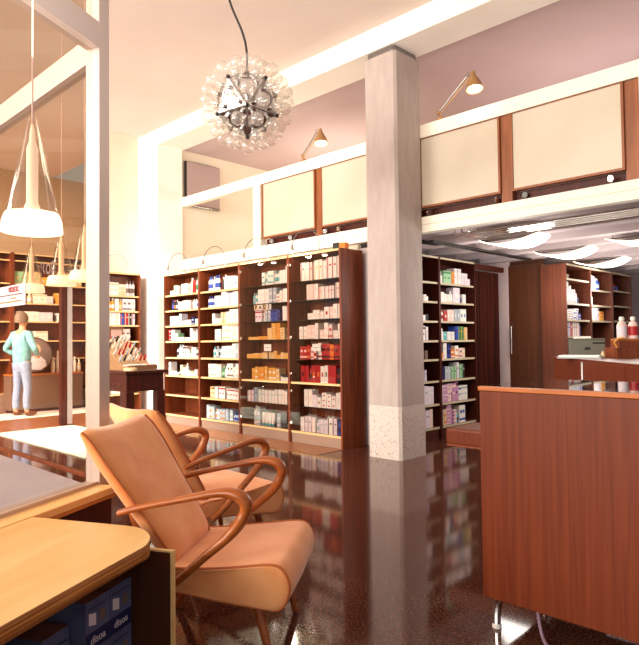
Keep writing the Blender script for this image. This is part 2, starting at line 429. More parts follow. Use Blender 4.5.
def stube(c, a, w, h):
    key = ('t', c, a, w, h)
    if key in cache: return cache[key]
    mb = MB(); n = 12
    mb.lathe([(w*.36, 0), (w*.36, h*.18), (w*.33, h*.2)], 'p'+a, (0, w*.4, 0), n)
    rg = []
    for t in (0, .3, .7, 1):
        rx = w*(.4+.1*t); ry = w*.4*(1-t)+.0025
        rg.append([(rx*math.cos(2*PI*k/n), w*.4+ry*math.sin(2*PI*k/n), h*.2+h*.8*t) for k in range(n)])
    mb.rings(rg, 'p'+c)
    cache[key] = mb.mesh('squeeze_tube', 40); return cache[key]
KIND = dict(c=('product_carton', 'carton'), b=('plastic_bottle', 'bottle'), j=('cream_jar', 'jar'), t=('squeeze_tube', 'tube'))
ORD = ['first', 'second', 'third', 'fourth', 'fifth', 'sixth', 'seventh', 'eighth', 'ninth', 'tenth', 'eleventh', 'twelfth', 'thirteenth', 'fourteenth', 'fifteenth', 'sixteenth', 'seventeenth', 'eighteenth', 'nineteenth', 'twentieth']
counts = {}; CART = []
def stock(unit, depth, level_z, spec, shelfname, bayname, fromwhat, dbox=.11, yfront=.045):
    """spec tokens: -g (gap mm) | kind colour accent WxH [*n] [^k]"""
    base = unit.matrix_basis.copy() if False else Matrix.LocRotScale(unit.location, unit.rotation_euler, None)
    toks = []; tot = .0
    for tok in spec.split():
        if tok[0] == '/': tot = int(tok[1:])/1000; continue
        if tok[0] == '-': tot += int(tok[1:])/1000; continue
        rp = int(tok.split('^')[0].split('*')[1]) if '*' in tok else 1
        tot += rp*(int(tok.split('^')[0].split('*')[0][3:].split('x')[0])/1000+.003)
    fac = min(1, (WID[unit.name]-.075)/tot)
    x = .03; n = 0; style = random.randint(0, 3)
    grp = f'products on the {shelfname} of the {bayname}'
    for tok in spec.split():
        if tok[0] == '-': x += fac*int(tok[1:])/1000; continue
        if tok[0] == '/': x = max(.028, fac*int(tok[1:])/1000); continue
        st = 1
        if '^' in tok: tok, k = tok.split('^'); st = int(k)
        rep = 1
        if '*' in tok: tok, k = tok.split('*'); rep = int(k)
        kd, c, a = tok[0], tok[1], tok[2]
        w, h = [int(v)/1000 for v in tok[3:].split('x')]; w = round(w*fac, 4)
        for q in range(rep):
            z = level_z+.0008; n += 1
            for s in range(st):
                if kd == 'c': me = carton(c, a, w, h, min(dbox, depth-.07), style)
                elif kd == 'b': me = bottle(c, a, w, h)
                elif kd == 'j': me = jar(c, a, w, h)
                else: me = stube(c, a, w, h)
                nm, kw = KIND[kd]
                o = bpy.data.objects.new(nm, me); COL.objects.link(o)
                jx = random.uniform(0, .012)
                o.matrix_basis = base @ Matrix.Translation((x+w/2, yfront+jx, z)) @ Matrix.Rotation(random.uniform(-.04, .04) if kd == 'c' else 0, 4, 'Z')
                z += h+.0008
                col = CN[c] + (f' and {CN[a]}' if a != c and st == 1 else '')
                pos = f'{ORD[n-1]} from {fromwhat}'
                if st > 1: pos += ', ' + ('stack bottom' if s == 0 else ('stack top' if s == st-1 else 'mid-stack'))
                if kd == 'c': CART.append((w*h/max(1, (o.matrix_basis.translation-Vector((0, 0, 1.25))).length)**2 * (0.2 if 'hidden' in bayname else 1), o))
                o['label'] = f'{col} {kw}, {pos}, {shelfname}, {bayname}'
                o['category'] = kw; o['group'] = grp
                counts[kw] = counts.get(kw, 0)+1
            x += w+.003
SN = ['top shelf', 'second shelf', 'third shelf', 'fourth shelf', 'fifth shelf', 'sixth shelf', 'seventh shelf', 'bottom shelf']
MAIN = [
 # bay 1
 ['-20 jWW75x75*2 cVG70x150^1 cWG60x140 -60 cWW80x160*2 cPD60x150 -15 bWW60x235 cRR70x190 bWG55x240',
  '-100 bNB65x170 -10 bKO50x160 bKW50x165 -20 jWW80x130*2 cWW90x140*2 cPP60x140 -40 bWW60x150*2 bWB65x165 cPW60x120',
  '-50 cWP60x150*4 -25 cFW75x90^2 cWR90x70 cWW80x80*2 cNS90x120 cPW80x90 cWP70x130',
  '-10 cRW85x60^3 cWP85x58^3 cVW85x60^2 cWP80x60 cPW85x60 jWW70x50*2 -20 cWW60x190 cPP55x150 bWW50x170',
  '-230 bSK50x160 bWS55x195*2 cPK60x170*2 cWP60x120 jWW60x60 cWP55x150*2 bWK50x140',
  '-10 cWP60x100^2 jWW60x60*2 jWK60x70 -30 bKW50x110 cEP60x80^2 cWW60x120^1 bWW50x190 cWE70x80 jWE60x65*2 cPD80x50^2'],
 # bay 2
 ['-120 bWB52x210*2 bWS52x215 bWB52x225*2 -70 bKK45x190 bWW55x215 cWP60x190 cWE70x185*2 cWB65x170 cWW60x200',
  '-120 bWB58x165*3 cWP75x165*2 cWW70x215*2 cFW70x190*2 cWW60x200*2 cBN55x150',
  '-230 cWP70x75^2 cWP70x80 cPW80x75 cEW60x160*2 cWE70x165 -20 cWP65x195*3 cWE60x175',
  '-300 cWP75x160*2 -20 cWE75x215*2 cWP70x210 cPW70x215*2 cWE75x190',
  '-250 bWT60x160 bSW50x165 bSK50x165 bWS55x160 cWE60x165*2 cWP60x170*2 cWS75x200 cSW70x205 cWW60x200',
  '-130 cWV60x190*3 cPW60x185*2 bGV65x165 bWW60x165 cWD70x200*2 cWS55x150 cWE60x200 cPW60x190',
  '-170 cEO65x160 cEK60x165 cWP70x160 -15 cWR80x165*2 bDD45x140 cWR70x150*3 cWR65x140*2',
  '-60 cSW65x195 cSO65x180 cSE60x180 bSO55x150 cSW60x150 cSO65x150*2 cSS65x160 -30 cSW70x155 bSB60x115*2'],
 # bay 3
 ['-400 cWT55x170 bWT55x175 cWT60x180*2 bWT55x175*2 cWW60x170*2 cWW60x215',
  '-215 bTS50x150 bWT50x150 -15 cWF85x190*3 cSF85x195*2 cWR70x110 cWP60x150 cWW70x170*2',
  '-260 cFR80x150*2 cWR65x150 cSF60x145*2 cBN70x150*2 cNB60x140 -60 cWW75x185 cWF60x170',
  '-90 cYE110x40*2 cYO90x45*2 cEY85x75^2 cYE85x70^3 cYO80x70^3 cEY85x75^2 -20 cDE70x40',
  '-60 cYE70x60*2 cYE75x70*3 cEY60x80*4 cYE70x50^2 cYO75x50 cEY60x85 cYE70x70*2',
  '-170 cYO70x150 cYW65x170 cYO65x165*2 cYE70x175 -20 cYW80x160*2 cEY70x150 -10 jWK50x80^1 jWK50x70*3',
  '-60 cWS60x150 cFR70x150 cSB70x190 cWT60x170*2 cWS75x165*2 cWT55x160 cWS60x180*3 cWE55x170',
  '-170 bWS75x250*1 cSW75x240 -10 tWT65x175*4 -60 cSF70x180^1 -120 bGV60x130'],
 # bay 4
 ['-150 cWR70x230 cWP85x225 cPR60x220 -30 cWE80x235 cWY70x240 cWP75x220 cWR90x250*2 cWP80x255*1',
  '-300 cPW75x190*2 cWP85x190 -10 cPR60x150 cWP65x150*2 cWR60x150*2 -20 cWR65x180*2',
  '-290 cWP110x75*1 cWP60x110*2 cWP65x90 -15 cWR90x140 cPW70x140 cWP80x170*2',
  '-120 cWP75x155*2 cPW75x170*2 cWP60x190 -20 cPW90x110^1 cWP75x190 cPR70x170 -20 cWP80x95 cWP75x175',
  '-120 cRP65x160*2 cRO60x175 cPR60x150 cRW65x150 cWR65x200 cRK75x190*2 cOR65x180 cRK70x175*2',
  '-140 cRK75x200 cRR65x195 bRK55x210 cRO80x205*2 cWR70x200 cWK60x210 cRR75x210*2 cKR60x180 bKK50x160',
  '-190 cWP70x210*2 cFW90x150 cWD60x125^1 -15 cWR80x60^3 cWR80x55^3 -10 cWR65x75^2 cWF60x190 cFP60x200',
  '-120 cWF65x170 cFD65x185*2 cWP70x175 -10 bFS60x150 cFS75x165*2 cWK85x195 cFD75x190 bBN55x190 cBN55x180']]
BN = ['pier-side bay', 'second open bay', 'gold-stocked glazed bay', 'column-side glazed bay']
for k in range(4):
    for s, spec in enumerate(MAIN[k]):
        stock(bays[k], .40, LV[s], spec, SN[s], BN[k], 'pier', yfront=.06)
SIDE = [
 ['/420 cWF70x75^3 cFS80x150', '/400 cWK70x90 bWO45x150 bWK50x110 cWD70x80 jWW60x60', '/430 bWW50x150 cWW60x70*2 cKN60x80', '/400 cWK50x180*4 cFW50x170',
  '/420 cKN60x170 bKB50x150 bOO55x120 cDD60x110', '/400 bBN50x160 cWS50x155 cFB50x140*2', '/380 cFS130x230*2 cFW120x220', '/380 cWF80x240 cFP85x235 cFL120x220 cPW60x230'],
 ['/30 cWF60x150 jWW60x100 cVG90x165*2 cOY70x165 cWF80x210*2 cFW75x160*2 cFW60x90*1', '/30 bWW70x260 cWW75x130 jWW70x110*2 bWW60x150 cFW150x200 jNB60x70 cWF80x120*1',
  '/30 bNR55x150 bWR55x150 cRP80x130 cPW80x150*2 cSF70x160*2 cWB70x165*2', '/30 cWF75x150 cTW100x110 cWS90x110*2 cBN80x180 cGY70x180*2 cEY80x170',
  '/30 cOE90x80 cWF75x200 cNB90x190 cOW110x120 cWO80x160 cPD90x130 cEW70x130', '/30 bTW55x170 cNK65x170 cSW60x165*2 cVK65x160*2 cFD75x210 cVK65x185 cKV65x190',
  '/30 cWF65x220 cLF100x110^2 cPL100x115^2 cLP95x230 cLK60x250 cWB60x180 cWS80x190*2', '/30 cFW70x200 cEO65x200 cLP110x90^3 cLN60x90^2 cPL60x90^2 bTN60x150 cWB75x220*2']]
SBN = ['column-hidden side bay', 'curtain-side bay']
for k in range(2):
    for s, spec in enumerate(SIDE[k]):
        stock(sb[k], .36, SLV[s], spec, SN[s], SBN[k], 'column', yfront=.04)
REAR = [
 ['/30 cWF90x130 cDE80x60', '/30 bFW70x260 bFW80x300*2 bFW70x250 bFW65x200*2 bBN60x120', '/30 cWF110x120^1 cWR90x70^2 cWB90x65^2 cWB75x150 cFB90x80^2 cBW80x90*1',
  '/30 cPL65x190 cFB55x190*2 cRW60x200 cWR60x195*3 cPW55x190 cBR55x150*1'],
 ['/30 cWF75x210*2 cFW70x200 bSW60x180 bBS75x180*2', '/30 bWK60x150 cWW50x120', '/30 cWF70x190*2 cFW80x200*2 cFD75x190 -20 cYR85x140*2'],
 ['/30 cWB70x90 bWS60x190 cBT70x60 bRK60x130 cBN70x70']]
for k in range(3):
    for s, spec in enumerate(REAR[k]):
        stock(cb[k], .36, CLV[k][s], spec, SN[s], ['door-side rear cabinet', 'middle rear cabinet', 'back-wall rear cabinet'][k], 'door', yfront=.04)
LEFT = ['/30 cWF90x210*3 cWE80x200*2 cEF70x180*2 bFD60x240*2 bWD50x240', '/30 bWY50x200*4 bYW55x200*2 cWF60x190 bYE55x190 cFD75x190*2 cWE60x190',
        '/30 cWF85x200*3 cFW75x190 cWE70x190 cBO70x180 cRP60x190 cKW60x195 cFR60x180', '/250 cEO60x190*2 cPD70x190*3', '/430 cNS70x170 cSW60x160*2 cPW60x150']
LLV = LV[:2]+[1.54, 1.29, 1.03]
for s, spec in enumerate(LEFT):
    stock(lb, .29, LLV[s], spec, SN[s], 'side wall bay', 'window', dbox=.1, yfront=.04)
stock(lb, .29, .47, '/300 cWF60x180*2 cPW60x170*2 cFD70x150', SN[6], 'side wall bay', 'window', dbox=.1, yfront=.04)
ALC = [[None, '/900 bWW110x300 bWF110x320 -60 cWF90x260*2', '/250 cWR120x160 cPW110x150 -60 bEF100x170 cWP120x150 cFW110x170 bWE100x220*2', '/400 cWE120x190*2 cWP130x200*2', '/500 bWF90x190*2 cWE110x170*2'],
       [None, '/60 cVE110x230*2 cEV120x240*2 cYE130x150*2 -60 bFD90x240*2 cEW110x250 -100 cEW100x190', '/60 cWE130x170 bEF100x200*2 cWE130x180*2 cFW120x150 -60 cYE110x220*2 bEY90x200', '/80 cWP140x190*3 cFW130x180*2 -100 cWE120x170*2', '/80 bWF100x190*3 -50 cWE120x180*2']]
for k in range(2):
    for s, spec in enumerate(ALC[k]):
        if spec: stock(ab[k], .34, AL[s], spec, SN[s], ['man-side alcove bay', 'counter-side alcove bay'][k], 'window', dbox=.16, yfront=.05)
CART.sort(key=lambda q: -q[0])
mb = MB(); bpy.context.view_layer.update()
for _, o in CART[300:]:
    me = o.data; idx = [mb.mi(m_) for m_ in me.materials]
    vs = [mb.bm.verts.new(o.matrix_basis @ v.co) for v in me.vertices]
    for p in me.polygons: mb.face([vs[k] for k in p.vertices], idx[p.material_index])
    bpy.data.objects.remove(o)
if len(CART) > 300:
    tag(mb.build('small_carton_stock', None, 0), 'remaining small medicine cartons filling the dimmer shelves', 'cartons', None, 'stuff')

# sign PADS in the gold bay
sg = thing('letter_sign', 'small chequered sign reading PADS on third glass shelf of gold-stocked bay', 'sign', (-6.30, SY+.05, LV[2]+.0))
mb = MB().box(-.17, .17, 0, .012, .155, .225, 'pW')
for k in (0, 2): mb.box(-.17+k*.085, -.085+k*.085, -.001, .004, .155, .225, 'pE')
mb.box(-.005, .005, .004, .010, .001, .16, 'steel')
mb.build('plate', sg)
for k, ch in enumerate('PADS'): put_text(ch, .075, 'pK', sg, (-.1275+k*.085, -.004, .19), (PI/2, 0, 0), 'letter')
for (x, z, lab) in ((-6.18, LV[4]+.0, 'white price card under the gold stack in glazed bay'), (-5.28, LV[4]+.0, 'white price card above red cartons in column-side glazed bay')):
    pc = MB().box(-.07, .07, 0, .004, .10, .19, 'paper'); pc.box(-.05, .05, -.001, .0, .14, .15, 'pS'); pc.box(-.004, .004, .0, .02, 0, .12, 'steel')
    o = pc.build('price_card', None, 0); o.location = (x, SY+.03, z); tag(o, lab, 'card', 'white price cards')

# hoop lamps on the shelf tops
def hoop_lamp(label, loc, rz=0):
    t = thing('hoop_lamp', label, 'lamp', loc, rz, 'hoop lamps on top of the shelving')
    MB().lathe([(.022, 0), (.022, .012), (.008, .016)], 'chrome', (0, 0, 0), 10).build('base', t)
    pts = [(0, 0, .01), (0, -.005, .08)]
    for a in range(0, 13):
        an = PI*a/12
        pts.append((-.15+.15*math.cos(an), -.01-.012*a, .14+.15*math.sin(an)))
    pts.append((-.305, -.165, .10))
    MB().tube(pts, .0055, 'steel', 6).build('arm', t)
    mb = MB().lathe([(.012, .07), (.016, .03), (.034, .0), (.032, -.005)], 'chrome', (-.307, -.165, .03), 12)
    mb.tube([(-.40, -.165, .09), (-.27, -.165, .09)], .005, 'steel', 6); mb.build('shade', t)
    MB().sphere((-.307, -.165, .022), .024, 'spot_on', 10, 6).build('bulb', t)
    return t
SHT = 2.336
hl = hoop_lamp('small hoop lamp standing above the pier-side bay', (-8.04, SY+.06, SHT))
for x, lab in ((-7.11, 'small hoop lamp standing above the second open bay'), (-6.18, 'small hoop lamp standing above the gold-stocked glazed bay'),
               (-5.24, 'small hoop lamp standing above the column-side glazed bay')):
    dup(hl, (x, SY+.06, SHT), 0, lab)
dup(hl, (-9.00, 4.86, 2.361), PI*.25, 'small hoop lamp standing on the side wall bay behind the window post')
o = MB().box(0, .10, 0, .07, 0, .085, 'black', .006).box(.105, .2, 0, .07, 0, .075, 'pO', .006).build('power_adapter'); o.location = (-5.06, SY+.1, SHT)
tag(o, 'black and orange power adapter on top of the column-side glazed bay', 'adapter')

# ------------------------------------------------------------------ mezzanine panels, spots, clamp lamps
def sliding_panel(x0, x1, label, z0=2.70, z1=3.472, y=5.655):
    t = thing('sliding_panel', label, 'panel', (x0, y, z0), 0, 'frosted panels of the mezzanine front')
    w = x1-x0; h = z1-z0; fr = .022
    mb = MB().box(0, fr, 0, .05, 0, h, 'panel_wood').box(w-fr, w, 0, .05, 0, h, 'panel_wood').box(fr, w-fr, 0, .05, 0, fr, 'panel_wood').box(fr, w-fr, 0, .05, h-.008, h, 'panel_wood')
    mb.build('frame', t, 0)
    MB().box(fr, w-fr, .012, .022, fr, h-.008, 'frosted').build('frosted_pane', t, 0)
    return t
sliding_panel(-6.655, -5.60, 'frosted cream panel in wooden frame beside the white mezzanine post')
sliding_panel(-5.50, -4.40, 'frosted cream panel in wooden frame running behind the concrete column')
sliding_panel(-3.97, -3.00, 'frosted cream panel beside the column, below the bigger clamp lamp')
sliding_panel(-2.885, -1.83, 'wide frosted cream panel at the far end from the column')
for x0, x1 in ((-5.60, -5.50), (-3.0, -2.885), (-1.83, -1.70)):
    o = MB().box(x0+.002, x1-.002, 5.68, 5.745, 2.60, 3.47, 'panel_wood').build('mullion', None, 0); tag(o, 'wooden mullion ' + {-5.6: 'between the two panels above the glazed shelving', -3.0: 'between the two panels above the dispensary', -1.83: 'closing the end of the wide frosted panel'}[x0], 'mullion', 'mezzanine mullions')
struct(MB().box(-6.66, -1.7, 5.748, 5.758, 2.60, 2.70, 'wood_dark'), 'trim_6')
spots = [(-6.50, 'beside the white mezzanine post'), (-6.1, 'under the panel beside the mezzanine post'), (-5.45, 'under the mullion above the glazed shelving'), (-5.20, 'under the panel by the column'), (-3.9, 'hard against the column, dispensary end'),
         (-3.10, 'under the dispensary mullion, column end'), (-2.80, 'under the dispensary mullion, far end'), (-1.95, 'under the end of the wide frosted panel')]
s0 = None
for x, w_ in spots:
    if s0 is None:
        s0 = thing('spotlight', 'small chrome spotlight ' + w_, 'spotlight', (x, 5.70, 2.60), 0, 'small spotlights under the mezzanine panels')
        MB().box(-.03, .03, -.02, .02, 0, .012, 'black', .003).build('base', s0)
        MB().tube([(0, 0, .01), (.0, -.01, .05)], .006, 'chrome', 6).build('stem', s0)
        MB().lathe([(.018, 0), (.022, .02), (.03, .05), (.03, .055)], 'chrome', (.0, .01, .055), 12, axis=(.5, -.7, -.15)).build('head', s0)
    else: dup(s0, (x, 5.70, 2.60), random.uniform(-.8, .8), 'small chrome spotlight ' + w_)

def clamp_lamp(label, base, head, rsh):
    t = thing('clamp_lamp', label, 'lamp', base, 0, 'clamp lamps on the mezzanine rail')
    e = Vector(head)-Vector(base); j = Vector((-.02, 0, .09))
    MB().box(-.03, .03, -.025, .03, 0, .03, 'brass', .004).build('clamp', t)
    mb = MB().tube([(-.012, 0, .02), j+Vector((-.012, 0, 0))], .007, 'brass', 6).tube([(.014, 0, .02), j+Vector((.02, 0, -.012))], .007, 'brass', 6)
    mb.build('lower_arm', t)
    MB().sphere(j, .022, 'brass', 10, 6).build('joint', t)
    p = e+Vector((-.07, 0, .02))
    mb = MB().tube([j, p], .009, 'steel', 8).tube([j+Vector((.03, 0, -.01)), p+Vector((.025, 0, -.02))], .007, 'brass', 8)
    ring = [p+Vector((.022*math.cos(a*PI/6), 0, .02+.022*math.sin(a*PI/6))) for a in range(12)]
    mb.tube(ring, .004, 'steel', 6, closed=True); mb.tube([p, e+Vector((0, 0, .0))], .008, 'steel', 6); mb.build('upper_arm', t)
    ax = Vector((.16, -.1, -1))
    MB().lathe([(.022, -.05), (.026, -.02), (.03, .0), (.05, .035), (.072, .08), (.083, .13), (.085, .15)], 'brass', e, 18, False, axis=ax).build('shade', t, 60)
    MB().lathe([(.0, .10), (.05, .105), (.074, .145)], 'bulb_on', e, 16, True, axis=ax).build('bulb', t, 60)
    return t
clamp_lamp('tan clamp lamp on the mezzanine rail between column and dispensary end', (-3.70, 5.68, 3.621), (-3.26, 5.62, 3.95), .08)
clamp_lamp('tan clamp lamp on the mezzanine rail above the glazed shelving', (-5.82, 5.68, 3.621), (-5.45, 5.62, 3.90), .08)
# screen on the mezzanine wall
t = thing('wall_screen', 'flat grey screen hung high on the cream mezzanine wall', 'screen', (-8.66, 5.70, 3.5))
MB().box(.0, .05, .0, .68, .0, .74, 'black', .006).build('housing', t)
MB().box(.05, .056, .02, .67, .035, .73, 'tv').build('display', t)
MB().box(.05, .06, .0, .68, .0, .03, 'chrome', .003).build('lower_bezel', t)
# thin inner opening frame seen left of the post
t = thing('timber_frame', 'thin pale timber frame standing behind the mezzanine rail', 'frame', (-7.3, 6.1, 2.581))
MB().tube([(0, 0, 0), (0, 0, .80)], .018, 'shelf_board', 4).build('upright', t, 0)
MB().tube([(0, 0, .80), (1.2, 0, .80)], .018, 'shelf_board', 4).build('crossbar', t, 0)
MB().tube([(0, 0, .80), (.25, 1.1, .80)], .014, 'shelf_board', 4).build('crossbar', t, 0)
struct(MB().box(-6.6, 4, 5.80, 9.1, 2.751, 2.757, 'wall').box(-8.68, -6.605, 5.765, 9.1, 2.56, 2.58, 'wall'), 'floor_mezzanine')

# ------------------------------------------------------------------ dispensary ceiling: pipes and dish lights
dl = None
for (x, y, lab) in ((-3.29, 6.49, 'curved glowing ceiling light next to the pipes and column'), (-3.30, 7.90, 'curved glowing ceiling light above the brown door'),
                    (-3.36, 9.30, 'curved glowing ceiling light above the rear cabinets'), (-2.25, 7.42, 'curved glowing ceiling light cut by the picture edge above the rear counter')):
    if dl is None:
        dl = thing('curved_light', lab, 'ceiling light', (x, y, 2.29), 0, 'curved lights under the dispensary ceiling')
        NS = 14; rg = []
        for k in range(NS+1):
            a = -1+2*k/NS; zz = .092*a*a; hw = .26*(1-.45*abs(a)**3)
            rg.append([(a*.36, -hw, zz), (a*.36, hw, zz)])
        for nm, dz, mm in (('diffuser', 0, 'diffuser'), ('top_cover', .008, 'white_paint')):
            mb = MB(); i = mb.mi(mm); VV = [[mb.bm.verts.new((p[0], p[1], p[2]+dz)) for p in r] for r in rg]
            for k in range(NS): mb.face([VV[k][0], VV[k][1], VV[k+1][1], VV[k+1][0]], i)
            mb.build(nm, dl, 60)
        MB().tube([(-.36, 0, .094), (.36, 0, .094)], .008, 'steel', 6).build('rail', dl)
        for q in (-.3, .3): MB().tube([(q, 0, .094), (q, 0, .212)], .006, 'steel', 6).build('hanger', dl)
    else: dup(dl, (x, y, 2.29), 0, lab)
names = ['nearest the white band', 'second from the white band', 'third from the white band', 'fourth from the white band']
for k in range(4):
    y = 5.93+k*.10; z = 2.40
    o = MB().tube([(-3.72+.04*k, y, 2.49), (-3.70+.04*k, y, z+.01), (-3.66+.04*k, y, z), (2.0, y, z)], .015, 'chrome', 8).build('conduit_pipe')
    tag(o, f'slim chrome conduit pipe under the dispensary ceiling, {names[k]}'.replace('nearest', 'first from'), 'pipe', 'conduit pipes under the mezzanine')
o = MB().box(-4.06, -3.97, 5.90, 8.35, 2.362, 2.384, 'black', .004).build('cable_tray'); tag(o, 'dark cable tray crossing the dispensary ceiling toward the brown door', 'cable tray')
for k in range(3):
    o = MB().tube(bez([(-4.32+.06*k, 5.80, 2.49), (-4.29+.06*k, 5.86, 2.42), (-4.16+.05*k, 5.95, 2.375), (-4.04+.02*k, 6.10, 2.35)], 5), .010, 'black', 6).build('bent_cable')
    tag(o, 'black bent cable joining the dark ceiling tray beside the column', 'cable', 'bent black cables at the ceiling tray')

# ------------------------------------------------------------------ front counter
ct = thing('service_counter', 'reddish wooden service counter with dark glass top on chrome legs', 'counter', (-1.412, 2.434, 0))
MB().box(0, 2.6, 0, .025, .14, 1.025, 'wood_counter', .003).build('front_panel', ct)
MB().box(0, .022, .026, .60, .14, 1.025, 'wood_counter', .003).build('end_panel', ct)
MB().box(.022, 2.6, .026, .60, .14, .165, 'wood_dark').build('bottom_panel', ct)
MB().box(.022, 2.6, .57, .60, .165, 1.02, 'wood_dark').build('back_panel', ct)
mb = MB().box(-.006, 2.6, -.004, .018, 1.026, 1.046, 'wood_edge', .004)
mb.build('top_edging', ct, label='lighter wooden edging')
MB().box(-.004, 2.6, .019, .60, 1.027, 1.047, 'dark_glass').build('glass_top', ct, label='dark reflective glass top')
MB().box(.0, 2.6, .602, .612, 1.02, 1.046, 'wood_counter', .002).build('rear_edging', ct)
def cleg(x, y):
    mb = MB().tube(bez([(x+.03, y, .145), (x-.005, y, .12), (x-.018, y, .07), (x-.02, y, .018)], 6), [.017]*19, 'chrome', 10)
    mb.lathe([(.02, 0), (.02, .012), (.016, .02)], 'pW', (x-.02, y, 0), 10); return mb
for x, y in ((.055, .05), (.055, .52), (2.4, .05), (2.4, .52)): cleg(x, y).build('leg', ct, label='bent chrome leg')
o = MB().tube(bez([(-1.20, 2.50, .135), (-1.17, 2.48, .03), (-1.10, 2.42, .012), (-.95, 2.36, .008), (-.7, 2.33, .008), (-.2, 2.35, .008)], 8), .007, 'lilac_cable', 8).build('power_cable')
tag(o, 'lilac cable trailing on the floor under the service counter', 'cable')
bn = thing('side_bench', 'reddish wooden bench end poking out behind the service counter', 'bench', (-2.50, 3.83, 0))
MB().box(0, 1.0, 0, .40, .50, .62, 'wood_counter', .018).build('seat', bn)
MB().box(.01, 1.0, -.006, .40, .492, .508, 'wood', .004).build('edge_strip', bn)
for x in (.45, .9):
    MB().box(x, x+.05, .03, .37, 0, .492, 'wood_dark', .004).build('leg', bn)

# rear counter (diagonal) with things on it
P0, P1, P2, P3 = Vector((-2.91, 6.6)), Vector((-2.28, 5.78)), Vector((-1.66, 5.01)), Vector((-.9, 4.1))
nb = Vector((.79, .62))
rc = thing('rear_counter', 'dark reddish rear counter with panelled front behind the service counter', 'counter', (0, 0, 0))
def strip(a, b, z0, z1, th, m, off=0):
    q = [a+nb*off, b+nb*off, b+nb*(off+th), a+nb*(off+th)]
    return MB().prism([(p.x, p.y) for p in q], z0, z1, m)
strip(P0, P1-(P1-P0)*.01, .08, 1.03, .03, 'wood_counter').build('front_panel', rc, 0)
strip(P1, P2-(P2-P1)*.01, .08, 1.03, .03, 'wood_counter').build('front_panel', rc, 0)
strip(P2, P3, .08, 1.03, .03, 'wood_counter').build('front_panel', rc, 0)
strip(P0, P3, .0, .08, .03, 'wood_dark', .05).build('plinth', rc, 0)
strip(P0, P3, 1.03, 1.055, .62, 'wood_counter', -.01).build('worktop', rc, 0)
strip(P0, P0+(P3-P0)*.01, .0, 1.03, .55, 'wood_counter', .03).build('end_panel', rc, 0)
for p in (P1,): 
    q = p-nb*.006; MB().box(-.008, .008, -.008, .008, .08, 1.03, 'chrome', .0, Matrix.Translation((q.x, q.y, 0))).build('joint_strip', rc)
ang = math.atan2(-(P2-P0).y, -(P2-P0).x)  # direction along the counter
def on_counter(x, y): return (x, y, 1.0555)
pr = thing('label_printer', 'grey boxy printer standing on the rear counter before the cabinets', 'printer', on_counter(-2.55, 6.57), math.radians(25)); pr.scale = (.85, .85, .85)
MB().box(-.20, .20, -.14, .14, 0, .21, 'grey_plastic', .012).build('housing', pr)
MB().box(-.20, .20, -.14, .14, .21, .225, 'grey_plastic', .006).build('lid', pr)
MB().box(.06, .19, -.148, -.138, .16, .18, 'black', .002).build('paper_slot', pr)
MB().box(-.03, .03, -.15, -.14, .09, .12, 'black', .004).build('button_pad', pr)
MB().box(-.14, .05, -.06, .08, .226, .25, 'paper', .002).build('paper_tray', pr)
o = MB().box(-.2, .2, -.11, .11, 0, .012, 'pS').box(-.19, .18, -.10, .10, .012, .03, 'paper', .002).build('paper_stack'); o.location = on_counter(-2.42, 6.10); o.rotation_euler = (0, 0, math.radians(10))
tag(o, 'flat stack of white paper on the rear counter beside the printer', 'paper')
o = MB().lathe([(.02, 0), (.02, .03), (.012, .06), (.0, .075)], 'pE', (0, 0, 0), 10).build('tape_dispenser'); o.location = on_counter(-2.25, 6.20); tag(o, 'small cream knob-shaped dispenser on the rear counter by the cabinets', 'dispenser')
ts = thing('tiered_stand', 'tiered reddish wooden display stand on the rear counter under pink bottles', 'display stand', on_counter(-2.09, 6.40), math.radians(44))
MB().prism([(-.16, -.12), (.20, -.12), (.20, .14), (-.16, .14)], 0, .10, 'wood').build('lower_tier', ts, 0)
MB().prism([(-.10, -.05), (.20, -.05), (.20, .14), (-.10, .14)], .10, .165, 'wood').build('middle_tier', ts, 0)
MB().box(-.09, .20, .0, .16, .165, .185, 'wood_edge', .003).build('upper_tier', ts)
MB().tube([(-.11, -.02, .10), (-.14, -.02, .15), (-.10, -.02, .185), (-.04, -.02, .19)], .009, 'pY', 8).build('handle', ts)
for k in range(2):
    o = MB().lathe([(.045, 0), (.047, .01), (.047, .13), (.03, .16), (.014, .17)], 'pP', (0, 0, 0), 14).lathe([(.0478, .03), (.048, .12)], ('pF', 'pR')[k % 2], (0, 0, 0), 14, False).lathe([(.013, .168), (.024, .18), (.026, .2), (.018, .215)], 'pW', (0, 0, 0), 12).build('pump_bottle')
    p = Matrix.Rotation(math.radians(44), 3, 'Z') @ Vector((-.03+.11*(k % 2), .045+.0*(k//2), 0))
    o.location = (-2.09+p.x, 6.40+p.y, 1.0555+.1855)
    tag(o, ['pink bottle with white cap and white band on the tiered stand', 'pink bottle with white cap and red band on the tiered stand', 'pink bottle with white cap on the tiered stand, second row outer', 'pink bottle with red band on the tiered stand, second row inner'][k], 'bottle', 'pink bottles on the tiered stand')

